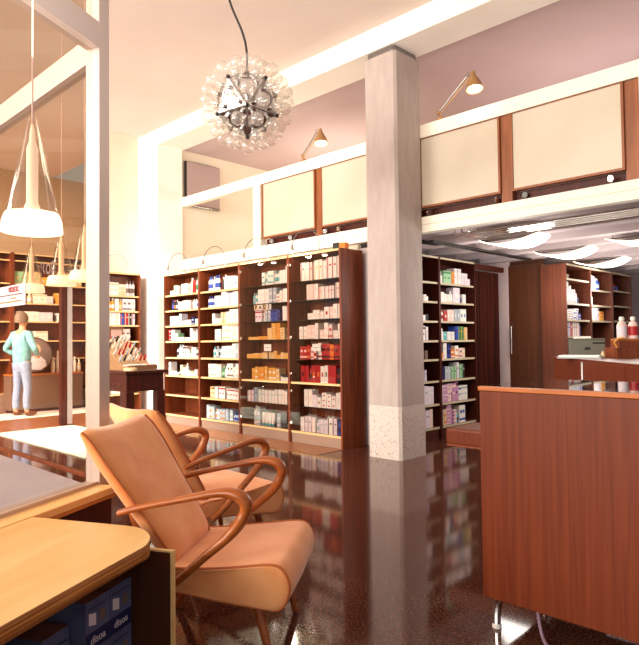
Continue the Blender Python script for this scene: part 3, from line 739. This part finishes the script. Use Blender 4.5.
# ------------------------------------------------------------------ shop window (angled pane + rear pane meeting at the post)
WO = Vector((-3.01, 1.445, 0)); WR = math.radians(26.8)
w1 = bpy.data.objects.new('window_1', None); COL.objects.link(w1); w1.location = WO; w1.rotation_euler = (0, 0, WR); w1['kind'] = 'structure'
MB().box(-.041, .041, -.012, .07, 0, 4.65, 'metal_frame', .003).build('post', w1)
MB().box(-.041, .041, -3.4, -.012, 2.755, 2.89, 'metal_frame', .004).build('transom', w1)
MB().box(-.03, .03, -3.4, -.012, .55, .565, 'metal_frame').build('bottom_rail', w1)
MB().quad([(0, -3.4, .565), (0, -.012, .565), (0, -.012, 2.755), (0, -3.4, 2.755)], 'glass').build('glass_pane', w1, 0)
MB().quad([(0, -3.4, 2.89), (0, -.012, 2.89), (0, -.012, 4.65), (0, -3.4, 4.65)], 'glass').build('upper_pane', w1, 0)
mb = MB().box(-.0, .135, -3.4, -.0, .515, .55, 'birch', .004); mb.box(.0, .130, -3.4, 0, .497, .515, 'ply_edge')
mb.build('sill', w1)
MB().box(.0, .10, -3.4, 0, 0, .497, 'wood_dark').build('sill_front', w1)
w2 = bpy.data.objects.new('window_2', None); COL.objects.link(w2); w2.location = (-3.045, 1.49, 0); w2['kind'] = 'structure'
MB().quad([(-4.6, 0, .57), (-.03, 0, .57), (-.03, 0, 2.72), (-4.6, 0, 2.72)], 'glass_rear').build('glass_pane', w2, 0)
MB().quad([(-4.6, 0, 2.86), (-.03, 0, 2.86), (-.03, 0, 4.65), (-4.6, 0, 4.65)], 'glass_rear').build('upper_pane', w2, 0)
MB().box(-4.6, -.0, -.035, .035, 2.72, 2.86, 'metal_frame', .004).build('transom', w2)
MB().box(-4.6, -.03, -.015, .015, .55, .57, 'wood', .002).build('bottom_rail', w2)
# display floor between the panes
dp = thing('display_platform', 'raised window display floor covered in blue-grey cloth behind the glass', 'platform', (0, 0, 0))
gl = lambda n, t: (WO.x+n*math.cos(WR)-t*math.sin(WR), WO.y+n*math.sin(WR)+t*math.cos(WR))
A, B = gl(-.035, -.02), gl(-.035, -3.4)
MB().prism([A, (-7.6, 1.44), (-7.6, B[1]), B], .50, .549, 'bluegrey').build('cloth_top', dp, 0)
MB().prism([(A[0]-.02, 1.43), (-7.6, 1.43), (-7.6, B[1]), (B[0]-.02, B[1])], 0, .499, 'wood_dark').build('base', dp, 0)
# clear letters and sign on the rear pane
t = thing('window_notice', 'pale notice with red VIDEOC heading on the window behind the pendant lamps', 'notice', (-4.25, 1.474, 1.50))
MB().box(-.32, .25, 0, .004, -.0, .135, 'pF').build('sheet', t, 0)
put_text('VIDEOC', .05, 'pR', t, (.06, -.003, .105), (PI/2, 0, 0), 'heading')
mb = MB()
for k, (a, b) in enumerate(((-.25, .2), (.0, .1), (-.2, .2))): mb.box(a, b, -.002, 0, .07-.022*k, .077-.022*k, 'pO' if k else 'pD')
mb.build('printed_lines', t, 0)
t = thing('window_lettering', 'thin grey slanted lettering on the window glass between the pendant lamps', 'lettering', (-3.66, 1.474, 1.70))
o = bpy.data.objects.new('letters', text_mesh('Rop', .13, 'pD', .001, -.012)); COL.objects.link(o); o.parent = t; o.rotation_euler = (PI/2, -.12, 0)

# ------------------------------------------------------------------ alcove: painted sun patch and sunlit strip, counter, sign, man
o = MB().box(-9.4, -6.6, 3.06, 4.18, .001, .012, 'mat_pale').build('floor_mat', None, 0); tag(o, 'bright pale green-white mat on the wooden floor behind the window', 'mat')  # sun patch built as a pale sheet; its brightness lies in the colour
struct(MB().box(-12.0, -11.0, 1.5, 5.6, 0, .006, 'stone_pale'), 'trim_7')  # sunlit stretch of floor painted in as a paler slab
t = thing('display_counter', 'plain brown display counter at the back of the alcove under bottles', 'counter', (-12.22, 4.12, 0))
MB().box(0, .36, 0, 1.34, .06, .68, 'brown_lam', .006).build('body', t)
MB().box(-.01, .38, -.01, 1.35, .681, .71, 'wood_edge', .004).build('worktop', t)
MB().box(.03, .33, .03, 1.31, 0, .059, 'wood_dark').build('plinth', t)
# upright post in the alcove
t = thing('glazing_post', 'slim dark and lilac post standing between display counter and window', 'post', (-9.55, 4.06, 0))
MB().box(-.1, .0, -.0, .09, 0.012, 2.25, 'wood_dark', .003).build('dark_face', t)
MB().box(-.10, .0, .091, .17, 0.012, 2.25, 'bluegrey', .003).build('pale_face', t)
# round portrait sign
t = thing('round_sign', 'round advertising sign with a portrait of a person in white standing on the brown counter', 'sign', (-11.98, 4.55, .711), math.radians(66))
mb = MB().lathe([(.34, 0), (.34, .02)], 'wood_dark', (0, 0, .345), 32, axis=(0, -1, 0)); mb.build('disc', t)
def flat(poly, y, m, nm, z0=.345): MB().quad([(x, y, z0+z) for x, z in poly], m).build(nm, t, 0)
circ = lambda cx, cz, rx, rz, n=20: [(cx+rx*math.cos(2*PI*k/n), cz+rz*math.sin(2*PI*k/n)) for k in range(n)]
flat([p for p in circ(0.02, 0, .31, .31, 32)], -.022, 'pD', 'picture_ground')
flat(circ(-.2, -.05, .09, .2), -.0225, 'pG', 'dark_bottles')
flat([(-.12, -.26), (-.09, -.1), (.0, -.02), (.13, -.02), (.22, -.1), (.24, -.2), (.14, -.28)], -.023, 'pF', 'white_blouse')
flat([(.03, -.06), (.11, -.06), (.10, .05), (.04, .05)], -.0235, 'skin', 'neck')
flat(circ(.065, .12, .085, .13), -.0238, 'hair', 'hair'); flat(circ(.075, .10, .062, .095), -.0242, 'skin', 'face')
for x in (.055, .098): flat(circ(x, .115, .01, .006, 8), -.0246, 'eye', 'eye')
flat(circ(.08, .055, .02, .007, 8), -.0246, 'pR', 'mouth'); flat([(.075, .075), (.088, .075), (.08, .105)], -.0246, 'piping', 'nose')
for k, (y, h, c) in enumerate(((4.90, .30, 'W'), (4.99, .42, 'F'), (5.07, .24, 'S'), (5.16, .36, 'W'), (5.24, .2, 'F'), (5.32, .3, 'W'), (5.41, .24, 'E'))):
    o = bpy.data.objects.new('display_bottle', bottle(c, 'W', .07, h)); COL.objects.link(o); o.location = (-12.0, y, .711)
    tag(o, f'{CN[c]} bottle on the brown display counter, {ORD[k]} from the round sign', 'bottle', 'bottles on the brown display counter')

# man: one skinned body; clothes and hair are children
def skin_chain(name, verts, edges, parent, m, sub=2, root=0):
    me = bpy.data.meshes.new(name); me.from_pydata([v[0] for v in verts], edges, []); me.materials.append(M[m])
    o = bpy.data.objects.new(name, me); COL.objects.link(o); o.parent = parent
    sk = o.modifiers.new('skin', 'SKIN'); sk.use_smooth_shade = True
    for k, v in enumerate(verts):
        r = v[1]; me.skin_vertices[0].data[k].radius = r if isinstance(r, tuple) else (r, r)
        me.skin_vertices[0].data[k].use_root = (k == root)
    s = o.modifiers.new('sub', 'SUBSURF'); s.levels = sub; s.render_levels = sub
    dg = bpy.context.evaluated_depsgraph_get(); nm = bpy.data.meshes.new_from_object(o.evaluated_get(dg))
    o.modifiers.clear(); o.data = nm
    for p in nm.polygons: p.use_smooth = True
    return o
def build_man(loc, rz):
    t = thing('person', 'man in teal shirt and pale jeans standing with elbows out behind the window', 'person', loc, rz)
    V = [((0, 0, .95), (.14, .10)), ((0, 0, 1.10), (.13, .095)), ((0, .0, 1.28), (.155, .105)), ((0, -.01, 1.42), (.13, .085)), ((0, 0, 1.50), .058), ((0, .01, 1.56), .054),
         ((0, .02, 1.62), (.066, .08)), ((0, .015, 1.70), (.077, .095)), ((0, .01, 1.765), (.06, .072))]
    E_ = [(k, k+1) for k in range(8)]
    def add(co_, r, frm): V.append((co_, r)); E_.append((frm, len(V)-1)); return len(V)-1
    for s in (-1, 1):
        sh = add((s*.175, -.01, 1.425), .06, 3); ua = add((s*.25, -.03, 1.31), .050, sh); el = add((s*.37, -.05, 1.17), .040, ua)
        fa = add((s*.30, .05, 1.10), .038, el); wr = add((s*.225, .14, 1.05), .027, fa); pm = add((s*.19, .19, 1.035), (.036, .018), wr)
        for q, (dx, dz) in enumerate(((.0, .028), (.0, .01), (.0, -.008), (.0, -.026))):
            k1 = add((s*(.165-.004*q), .225, 1.03+dz), .0085, pm); add((s*(.135+.003*q), .245-.006*abs(q-1), 1.022+dz*1.2), .0075, k1)
        th = add((s*.185, .20, 1.075), .010, pm); add((s*.165, .215, 1.10), .008, th)
        hp = add((s*.095, 0, .88), (.085, .09), 0); kn = add((s*.125, .02, .50), .055, hp); ca = add((s*.13, -.02, .32), .056, kn); an = add((s*.14, -.02, .09), .038, ca)
        he = add((s*.145, .03, .05), .038, an); add((s*.16, .15, .035), .030, he)
    body = skin_chain('body', V, E_, t, 'skin')
    sv = [((0, 0, .84), (.178, .146)), ((0, 0, 1.08), (.18, .146)), ((0, 0, 1.28), (.185, .138)), ((0, -.01, 1.42), (.165, .122)), ((0, 0, 1.505), .088)]
    se = [(0, 1), (1, 2), (2, 3), (3, 4)]
    for s in (-1, 1):
        n = len(sv); sv += [((s*.175, -.01, 1.425), .073), ((s*.25, -.03, 1.31), .066), ((s*.37, -.05, 1.17), .054), ((s*.305, .045, 1.105), .050), ((s*.255, .10, 1.07), .045)]
        se += [(3, n), (n, n+1), (n+1, n+2), (n+2, n+3), (n+3, n+4)]
    skin_chain('shirt', sv, se, t, 'shirt')
    jv = [((0, 0, 1.0), (.175, .142)), ((0, 0, .90), (.175, .142))]; je = [(0, 1)]
    for s in (-1, 1):
        n = len(jv); jv += [((s*.095, 0, .84), (.098, .104)), ((s*.125, .02, .50), .072), ((s*.13, -.01, .30), .070), ((s*.14, -.01, .10), .062)]
        je += [(1, n), (n, n+1), (n+1, n+2), (n+2, n+3)]
    skin_chain('jeans', jv, je, t, 'jeans')
    for s in (-1, 1):
        MB().sphere((s*.15, .06, .048), .05, 'shoe', 12, 8, (1, 2.6, .95)).build('shoe', t, 60)
    mb = MB()
    rg = []
    for a in range(0, 8):
        an = PI*.5*a/7; z = 1.70+.138*math.sin(an); r = math.cos(an)
        rg.append([(.104*max(r, .02)*math.cos(2*PI*k/18), -.014+.122*max(r, .02)*math.sin(2*PI*k/18), z-(.07 if (math.sin(2*PI*k/18) < .35 and a == 0) else 0)) for k in range(18)])
    h = mb.rings(rg, 'hair').build('hair', t, 80); 
    for s in (-1, 1):
        MB().sphere((s*.03, .104, 1.70), .009, 'eye', 8, 6).build('eye', t)
        MB().sphere((s*.083, .005, 1.685), .022, 'skin', 8, 6, (.4, .8, 1.3)).build('ear', t)
    MB().sphere((0, .115, 1.665), .014, 'skin', 8, 6, (.8, 1.2, 1.6)).build('nose', t)
    MB().sphere((0, .1, 1.62), .016, 'piping', 8, 6, (1.3, .5, .35)).build('mouth', t)
    return t
build_man((-11.38, 4.14, .0065), math.radians(20))

# ------------------------------------------------------------------ pendant lamps
def pendant(label, loc, ceil=4.65):
    t = thing('pendant_lamp', label, 'lamp', loc, 0, 'glass cone pendant lamps by the window')
    h = .47
    MB().lathe([(.115, 0), (.112, .03), (.094, .10), (.052, .29), (.019, .45), (.012, .47)], 'lamp_glass', (0, 0, 0), 28, False).build('glass_cone', t, 70)
    MB().lathe([(.1155, -.002), (.1165, .0), (.112, .045), (.100, .075), (.0, .076)], 'lamp_glow', (0, 0, 0), 28, False).build('glowing_rim', t, 60)
    mb = MB().lathe([(.03, .085), (.03, .10), (.022, .12), (.022, .34), (.012, .37), (.010, .41), (.004, .44)], 'lamp_core', (0, 0, 0), 14); mb.build('lamp_tube', t, 50)
    MB().tube([(0, 0, .44), (0, 0, ceil-loc[2])], .0035, 'pP', 6).build('cord', t)
    MB().lathe([(.05, ceil-loc[2]-.03), (.05, ceil-loc[2]-.001)], 'white_paint', (0, 0, 0), 16).build('ceiling_rose', t)
    return t
pl = pendant('large glass cone pendant lamp hanging closest, beside the window glass', (-2.575, .975, 1.705))
for (x, y, z, lab) in ((-5.98, 2.26, 1.74, 'small-looking glass cone pendant lamp above the notice with red heading'), (-5.18, 2.20, 1.745, 'glass cone pendant lamp between the grey lettering and the window post'),
                       (-4.66, 2.16, 1.74, 'glass cone pendant lamp half hidden by the window post')):
    dup(pl, (x, y, z), 0, lab)
# ------------------------------------------------------------------ globe chandelier
ch = thing('globe_chandelier', 'spherical chandelier of clear globe bulbs around mirrored triangles hung from the ceiling', 'chandelier', (-4.06, 3.30, 3.26))
ph = (1+5**.5)/2
iv = [Vector(v).normalized() for v in ((-1, ph, 0), (1, ph, 0), (-1, -ph, 0), (1, -ph, 0), (0, -1, ph), (0, 1, ph), (0, -1, -ph), (0, 1, -ph), (ph, 0, -1), (ph, 0, 1), (-ph, 0, -1), (-ph, 0, 1))]
ifc = [(0, 11, 5), (0, 5, 1), (0, 1, 7), (0, 7, 10), (0, 10, 11), (1, 5, 9), (5, 11, 4), (11, 10, 2), (10, 7, 6), (7, 1, 8), (3, 9, 4), (3, 4, 2), (3, 2, 6), (3, 6, 8), (3, 8, 9), (4, 9, 5), (2, 4, 11), (6, 2, 10), (8, 6, 7), (9, 8, 1)]
view = (Vector((0, 0, 1.25))-Vector((-4.06, 3.30, 3.26))).normalized()
Q = iv[3].rotation_difference(view)
iv = [Q @ v for v in iv]
# spin so that one edge points up
up = Vector((0, 0, 1)); up = (up-view*up.dot(view)).normalized()
nbv = min((v for k, v in enumerate(iv) if k != 3 and (v-view).length < 1.2), key=lambda v: -(v.dot(-up)))
pn = (nbv-view*nbv.dot(view)).normalized()
an = math.atan2(pn.cross(-up).dot(view), pn.dot(-up)); S = Matrix.Rotation(an, 3, view)
iv = [S @ v for v in iv]
RI = .285
for fc in ifc:
    a, b, c_ = [iv[k]*RI for k in fc]; m_ = (a+b+c_)/3; n_ = m_.normalized()
    ins = [m_+(p-m_)*.955 for p in (a, b, c_)]
    mb = MB(); mb.rings([[p-n_*.004 for p in ins], [p for p in ins]], 'mirror_al'); pl_ = mb.build('mirror_plate', ch, 0)
    for p in (a, b, c_):
        q = m_+(p-m_)*.52
        mb = MB().lathe([(.021, 0), (.021, .026), (.017, .03)], 'chrome', q, 10, axis=n_)
        s_ = mb.build('lamp_socket', pl_)
        g = MB().lathe([(.014, 0), (.022, .018), (.042, .036), (.054, .062), (.056, .085), (.048, .112), (.03, .13), (.0, .138)], 'bulb_glass', q+n_*.028, 12, False, axis=n_).build('bulb', ch, 80)
mb = MB()
done = set()
for fc in ifc:
    for k in range(3):
        e = tuple(sorted((fc[k], fc[(k+1) % 3])))
        if e in done: continue
        done.add(e); mb.tube([iv[e[0]]*RI*1.01, iv[e[1]]*RI*1.01], .006, 'steel', 6)
for v in iv: mb.sphere(v*RI*1.02, .017, 'black', 8, 6)
mb.build('lattice_frame', ch)
MB().tube(bez([(0, 0, .28), (.0, .0, .45), (-.03, -.02, .62), (-.10, -.08, .85), (-.13, -.12, 1.05), (-.135, -.12, 1.38)], 8), .010, 'black', 8).build('cord', ch)
MB().lathe([(.05, 1.34), (.05, 1.389)], 'white_paint', (-.135, -.12, 0), 14).build('ceiling_rose', ch)

# ------------------------------------------------------------------ dark side table with cosmetics stand
TX, TY = -6.60, 3.63
dt = thing('side_table', 'very dark carved wooden table holding the cosmetics stand before the side wall', 'table', (TX, TY, 0), math.radians(0))
MB().box(-.52, .40, -.30, .22, .915, .95, 'wood_dark', .006).build('tabletop', dt)
MB().box(-.48, .36, -.27, .19, .72, .914, 'wood_dark', .004).build('apron', dt)
mb = MB()
for k in range(5): mb.sphere((-.36+.15*k, -.272, .80), .035, 'wood_dark', 8, 6, (1.6, .3, .7))
mb.build('carving', dt)
for x in (-.44, .32):
    for y in (-.23, .15):
        MB().box(x-.05, x+.05, y-.05, y+.05, 0, .72, 'wood_dark', .008).build('leg', dt)
cs = thing('cosmetics_stand', 'sloping beige cosmetics tester stand with photo card standing on the dark table', 'display stand', (TX-.14, TY-.02, .951), math.radians(8))
# slope descends along local +x; local y across
mb = MB()
mb.prism([(-.30, -.22), (.34, -.22), (.34, .20), (-.30, .20)], 0, .05, 'stand')
i = mb.mi('stand')
a = [mb.bm.verts.new(p) for p in ((-.28, -.21, .05), (.22, -.21, .05), (-.2, -.21, .36), (-.28, -.21, .36))]
b = [mb.bm.verts.new(p) for p in ((-.28, .19, .05), (.22, .19, .05), (-.2, .19, .36), (-.28, .19, .36))]
mb.face(a, i); mb.face(b[::-1], i)
for k in range(4): mb.face([a[k], a[(k+1) % 4], b[(k+1) % 4], b[k]], i)
mb.build('sloped_body', cs, 0)
mb = MB().box(-.279, -.265, -.21, .17, .361, .50, 'stand').box(-.2645, -.262, -.20, -.02, .37, .49, 'pR').box(-.2645, -.262, .0, .15, .38, .47, 'pP').box(-.2619, -.261, -.16, -.06, .39, .45, 'paper'); mb.build('photo_card', cs, 0)
mb = MB().box(.235, .335, -.20, .0, .051, .058, 'paper').box(.235, .335, .04, .19, .051, .06, 'pP'); mb.build('price_tray', cs, 0)
sl = Vector((.42, 0, -.31)).normalized(); sn = Vector((.31, 0, .42)).normalized()
n = 0
for r in range(4):
    for k in range(7):
        p = Vector((-.2, 0, .36))+sl*(.05+.125*r)+Vector((0, -.17+.055*k, 0))
        cc = ('pR', 'pS', 'pK', 'pR', 'pP', 'pW', 'pS')[(k*3+r*2) % 7]
        o = MB().lathe([(.013, 0), (.013, .035), (.010, .037), (.010, .07), (.004, .078)], cc, (0, 0, 0), 8).build('lipstick_tester')
        q = Matrix.Rotation(math.radians(8), 3, 'Z')
        o.location = Vector((TX-.14, TY-.02, .951))+q @ (p+sn*.0005); o.rotation_euler = (q @ Matrix.Rotation(math.radians(36), 3, 'Y')).to_euler()
        cn = {'pR': 'red', 'pS': 'silver', 'pK': 'black', 'pP': 'pale pink', 'pW': 'white'}[cc]
        tag(o, f'{cn} lipstick tester, {ORD[k]} from the window in the {["topmost", "second", "third", "lowest"][r]} row of the beige stand', 'lipstick', 'lipstick testers on the beige stand')
o = MB().prism([((.085)*math.cos(2*PI*k/20), .07*math.sin(2*PI*k/20)) for k in range(20)], 0, .03, 'pE').build('sample_tray'); o.location = (TX+.30, TY-.19, .9505); tag(o, 'oval beige sample tray at the end of the dark table', 'tray')

# ------------------------------------------------------------------ armchairs (local +x is the way the chair faces)
def sm_profile(pts, n=6): return bez(pts+[pts[0]], n)[:-1]
def make_chair(label, loc, rz):
    t = thing('armchair', label, 'armchair', loc, rz, 'apricot velvet armchairs')
    # seat: wedge-shaped cushion with a full rounded nose
    prof = [(-.29, .295), (-.29, .372), (-.10, .388), (.12, .408), (.26, .422), (.318, .405), (.346, .345), (.333, .28), (.29, .243), (.18, .252), (-.05, .278)]
    P = [Vector((x, 0, z)) for x, z in prof]; loop = sm_profile(P, 4); cen = Vector((.06, 0, .335))
    rg = []
    for y, s in ((-.312, .86), (-.311, .93), (-.303, .975), (-.285, .995), (-.2, 1.0), (0, 1.012), (.2, 1.0), (.285, .995), (.303, .975), (.311, .93), (.312, .86)):
        wf = lambda x: 1.0 if x > .02 else 1.0-.10*min(1, (.02-x)/.25)
        rg.append([Vector((cen.x+(p.x-cen.x)*s, y*wf(p.x), cen.z+(p.z-cen.z)*s)) for p in loop])
    MB().rings(rg, 'velvet').build('seat', t, 60)
    for k in (-1, 1):
        pts = [Vector((cen.x+(p.x-cen.x)*.972, k*.3055*(1.0 if p.x > .02 else 1.0-.10*min(1, (.02-p.x)/.25)), cen.z+(p.z-cen.z)*.972)) for p in loop]
        MB().tube(pts, .0055, 'piping', 6, closed=True).build('seat_piping', t, 60)
    # back cushion
    def back_pt(u, v, side):
        # u -1..1 across, v 0..1 up
        z0, z1 = .37, .915
        zz = z0+(z1-z0)*v
        zz += .028*(abs(u)**2)*v**3 - .02*(abs(u)**10)*v**6
        hw = (.225+.085*min(1, v*1.3))
        lean = -.20-.385*v-.03*v*v
        th = .055*(1-abs(u)**8*.75)*(1-abs(2*v-1)**10*.7)
        curve = .022*u*u*v
        return Vector((lean+curve+side*th*.85+.0*v, u*hw, zz+side*th*.45))
    rg = []; NU, NV = 14, 16
    mb = MB(); i = mb.mi('velvet')
    F = [[mb.bm.verts.new(back_pt(-1+2*a/NU, b/NV, 1)) for a in range(NU+1)] for b in range(NV+1)]
    Bk = [[mb.bm.verts.new(back_pt(-1+2*a/NU, b/NV, -1)) for a in range(NU+1)] for b in range(NV+1)]
    for b in range(NV):
        for a in range(NU):
            mb.face([F[b][a], F[b][a+1], F[b+1][a+1], F[b+1][a]], i); mb.face([Bk[b][a+1], Bk[b][a], Bk[b+1][a], Bk[b+1][a+1]], i)
        mb.face([F[b][0], F[b+1][0], Bk[b+1][0], Bk[b][0]], i); mb.face([F[b+1][NU], F[b][NU], Bk[b][NU], Bk[b+1][NU]], i)
    for a in range(NU):
        mb.face([F[NV][a], F[NV][a+1], Bk[NV][a+1], Bk[NV][a]], i); mb.face([F[0][a+1], F[0][a], Bk[0][a], Bk[0][a+1]], i)
    mb.build('backrest', t, 75)
    for s in (-1, 1):
        pts = [back_pt(s*.99, v/12, 1)+Vector((.004, s*.003, .002)) for v in range(13)]
        MB().tube(pts, .006, 'piping', 6).build('back_piping', t, 60)
        # boomerang arm: top rail, bend, lower strut
        y = s*.338
        pts = bez([(-.41, y*.93, .605), (-.30, y*.97, .636), (-.10, y, .676), (.04, y, .702), (.115, y, .70), (.160, y, .672), (.158, y, .622), (.10, y, .545), (-.02, y, .448), (-.14, y*.98, .352), (-.23, y*.94, .29)], 6)
        n = len(pts); rs = []
        for k in range(n):
            q = k/(n-1); rs.append(.017+.0165*math.exp(-((q-.50)/.2)**2)+.004*(q > .6))
        MB().tube(pts, rs, 'arm_wood', 12, .78, up=(0, 1, 0)).build('arm', t, 70)
        # front leg and rear leg
        MB().tube(bez([(.17, s*.22, .27), (.19, s*.232, .20), (.225, s*.248, .09), (.25, s*.258, .006)], 5), [.026-.0008*k for k in range(16)], 'arm_wood', 10).build('leg', t, 60)
        MB().tube(bez([(-.42, s*.205, .62), (-.33, s*.215, .42), (-.26, s*.225, .28), (-.31, s*.235, .13), (-.38, s*.24, .006)], 5), [.017+.004*math.sin(k/20*PI) for k in range(21)], 'arm_wood', 10).build('leg', t, 60)
        MB().tube([(-.27, s*.225, .292), (.20, s*.225, .272)], .018, 'arm_wood', 8).build('side_rail', t)
    MB().tube([(.17, -.22, .27), (.17, .22, .27)], .018, 'arm_wood', 8).build('cross_rail', t)
    for c_ in t.children: c_.data.transform(Matrix.Diagonal((.905, .958, .968, 1)))
    return t
arm = make_chair('apricot velvet armchair with looped wooden arms, beside the birch table', (-2.165, 1.66, 0), math.radians(35.9))
dup(arm, (-3.12, 2.25, 0), math.radians(87), 'apricot velvet armchair with looped wooden arms, partly behind the other armchair')

# ------------------------------------------------------------------ birch table with shelf and boxes (in the window's frame)
bt = thing('birch_table', 'low birch plywood table with rounded corner and open shelf under the top', 'table', WO, WR)
x0, x1, y0, y1, rd = .145, .800, -2.6, -.565, .17
poly = [(x0, y0), (x1, y0)]; rd = .25
for k in range(11):
    a = PI/2*k/10; poly.append((x1-rd+rd*math.cos(a), y1-rd+rd*math.sin(a)))
poly += [(x0, y1)]
mb = MB(); i, j = mb.mi('birch'), mb.mi('ply_edge')
def off(d):
    out = []
    for (x, y) in poly:
        out.append((min(x, x1-d) if x > x1-rd else x, min(y, y1-d) if y > y1-rd else y))
    return out
lay = [(off(.012), .497, j), (off(.0), .510, j), (off(.0), .540, j), (off(.006), .549, i), (off(.014), .5505, i)]
R_ = [[mb.bm.verts.new((x, y, z)) for x, y in L_] for L_, z, _ in lay]
nP = len(poly)
for a in range(4):
    for k in range(nP): mb.face([R_[a][k], R_[a][(k+1) % nP], R_[a+1][(k+1) % nP], R_[a+1][k]], j if a < 3 else i)
mb.face(R_[0][::-1], i); mb.face(R_[4], i)
mb.build('tabletop', bt, 30)
def ply(mb, xa, xb, ya, yb, za, zb):
    mb.box(xa, xb-.004, ya, yb, za, zb-.004, 'ply_edge'); return mb
mb = MB().box(.15, .822, -.645, -.625, 0, .49, 'door_wood').box(.822, .830, -.646, -.624, 0, .496, 'birch').box(.15, .822, -.645, -.625, .49, .496, 'birch')
mb.build('end_panel', bt, 0)
mb = MB().box(.16, .70, -1.35, -1.33, .0, .496, 'door_wood').box(.70, .706, -1.35, -1.33, 0, .496, 'birch'); mb.build('divider', bt, 0)
mb = MB().box(.16, .70, -2.4, -2.38, .0, .496, 'door_wood').box(.70, .706, -2.4, -2.38, 0, .496, 'birch'); mb.build('divider', bt, 0)
MB().box(.15, .165, -2.6, -.646, 0, .496, 'door_wood').build('back_panel', bt, 0)
MB().box(.166, .69, -2.6, -.646, .04, .06, 'door_wood').build('lower_shelf', bt, 0)
def retail_box(label, lx, ly, z, w=.125, d=.36, h=.165):
    # front (printed) face looks along window-frame +x
    t = thing('retail_box', label, 'box', (0, 0, 0), 0, 'blue-grey boxes under the birch table')
    t.matrix_basis = Matrix.Translation(WO) @ Matrix.Rotation(WR, 4, 'Z') @ Matrix.Translation((lx, ly, z))
    mb = MB().box(-d, 0, 0, w, 0, h, 'box_blue')
    mb.quad([(-d, 0, h+.0005), (0, 0, h+.0005), (0, w, h+.0005), (-d, w, h+.0005)], 'box_top')
    mb.quad([(.0008, 0, 0), (.0008, w, 0), (.0008, w, h*.36), (.0008, 0, h*.36)], 'navy_box')
    mb.quad([(.0008, w*.58, h*.5), (.0008, w*.82, h*.5), (.0008, w*.82, h*.72), (.0008, w*.58, h*.72)], 'pD')
    mb.quad([(.0008, w*.12, h*.52), (.0008, w*.42, h*.46), (.0008, w*.42, h*.7), (.0008, w*.12, h*.76)], 'pF')
    mb.quad([(.0008, w*.1, h*.82), (.0008, w*.9, h*.82), (.0008, w*.9, h*.85), (.0008, w*.1, h*.85)], 'navy_box')
    mb.build('carton', t, 0)
    put_text('disoa', .038, 'pF', t, (.0015, w*.5, h*.18), (PI/2, 0, PI/2), 'lettering', .001)
    return t
for a, (ly, nm) in enumerate(((-.775, 'next to the end panel'), (-.903, 'second from the end panel'))):
    for k in range(2):
        retail_box(f'blue-grey box with navy band under the birch table, {nm}, {["lower", "upper"][k]} one', .66, ly, .0608+k*.1662)
retail_box('shorter navy-fronted box under the birch table, third from the end panel', .60, -1.035, .0608, .125, .34, .26)

# ------------------------------------------------------------------ lights
wd = bpy.data.worlds.new('world'); scn.world = wd; wd.use_nodes = True
wd.node_tree.nodes['Background'].inputs[0].default_value = (1.0, .95, .89, 1); wd.node_tree.nodes['Background'].inputs[1].default_value = .55
def area(name, loc, tgt, sx, sy, power, col=(1, .93, .84), spread=PI):
    l = bpy.data.lights.new(name, 'AREA'); l.shape = 'RECTANGLE'; l.size = sx; l.size_y = sy; l.energy = power; l.color = col; l.spread = spread
    o = bpy.data.objects.new(name, l); COL.objects.link(o); o.location = loc
    o.rotation_euler = (Vector(tgt)-Vector(loc)).to_track_quat('-Z', 'Y').to_euler(); return o
def point(name, loc, power, col=(1, .86, .68), r=.05):
    l = bpy.data.lights.new(name, 'POINT'); l.energy = power; l.color = col; l.shadow_soft_size = r
    o = bpy.data.objects.new(name, l); COL.objects.link(o); o.location = loc; return o
area('daylight_front', (-4.2, -8.5, 3.4), (-5.0, 5.2, 2.6), 9, 4, 2100, (1, .965, .91))
area('daylight_side', (-7.0, -2.6, 3.2), (-2.6, 1.6, .5), 3, 2.5, 430, (1, .95, .88))
area('ceiling_bounce', (-3.0, .3, 2.9), (-4.5, 2.5, 4.65), 3, 2, 60, (1, .94, .88))  # added uplight imitating bounced light on the ceiling
area('alcove_daylight', (-9.6, .2, 4.2), (-11.6, 4.3, .5), 2, 1.5, 380, (1, .98, .94), math.radians(85))
area('mat_daylight', (-8.0, 3.6, 4.3), (-8.0, 3.6, 0), 1.6, .9, 110, (.96, 1, .92), math.radians(60))  # added overhead lamp that brightens the painted sun patch
for x in (-8.34, -7.41, -6.48, -5.54): point('shelf_lamp', (x, 5.12, 2.34), 7)
for (x, y) in ((-3.29, 6.49), (-3.3, 7.9), (-3.36, 9.3), (-2.25, 7.42)): point('dish_lamp', (x, y, 1.9), 27, (1, .93, .86), .25)
point('clamp_lamp_light', (-3.25, 5.60, 3.74), 4); point('clamp_lamp_light', (-5.44, 5.60, 3.7), 4)
area('mezzanine_light', (-6.5, 7.5, 3.0), (-7.5, 6.8, 4.4), 1.5, 1.0, 40, (1, .88, .72))
area('mezzanine_fill', (-2.5, 7.5, 2.9), (-2.5, 7.0, 4.4), 3, 1.0, 30, (1, .86, .84))
scn.view_settings.view_transform = 'Standard'
scn.view_settings.look = 'None'
scn.view_settings.exposure = 0.0
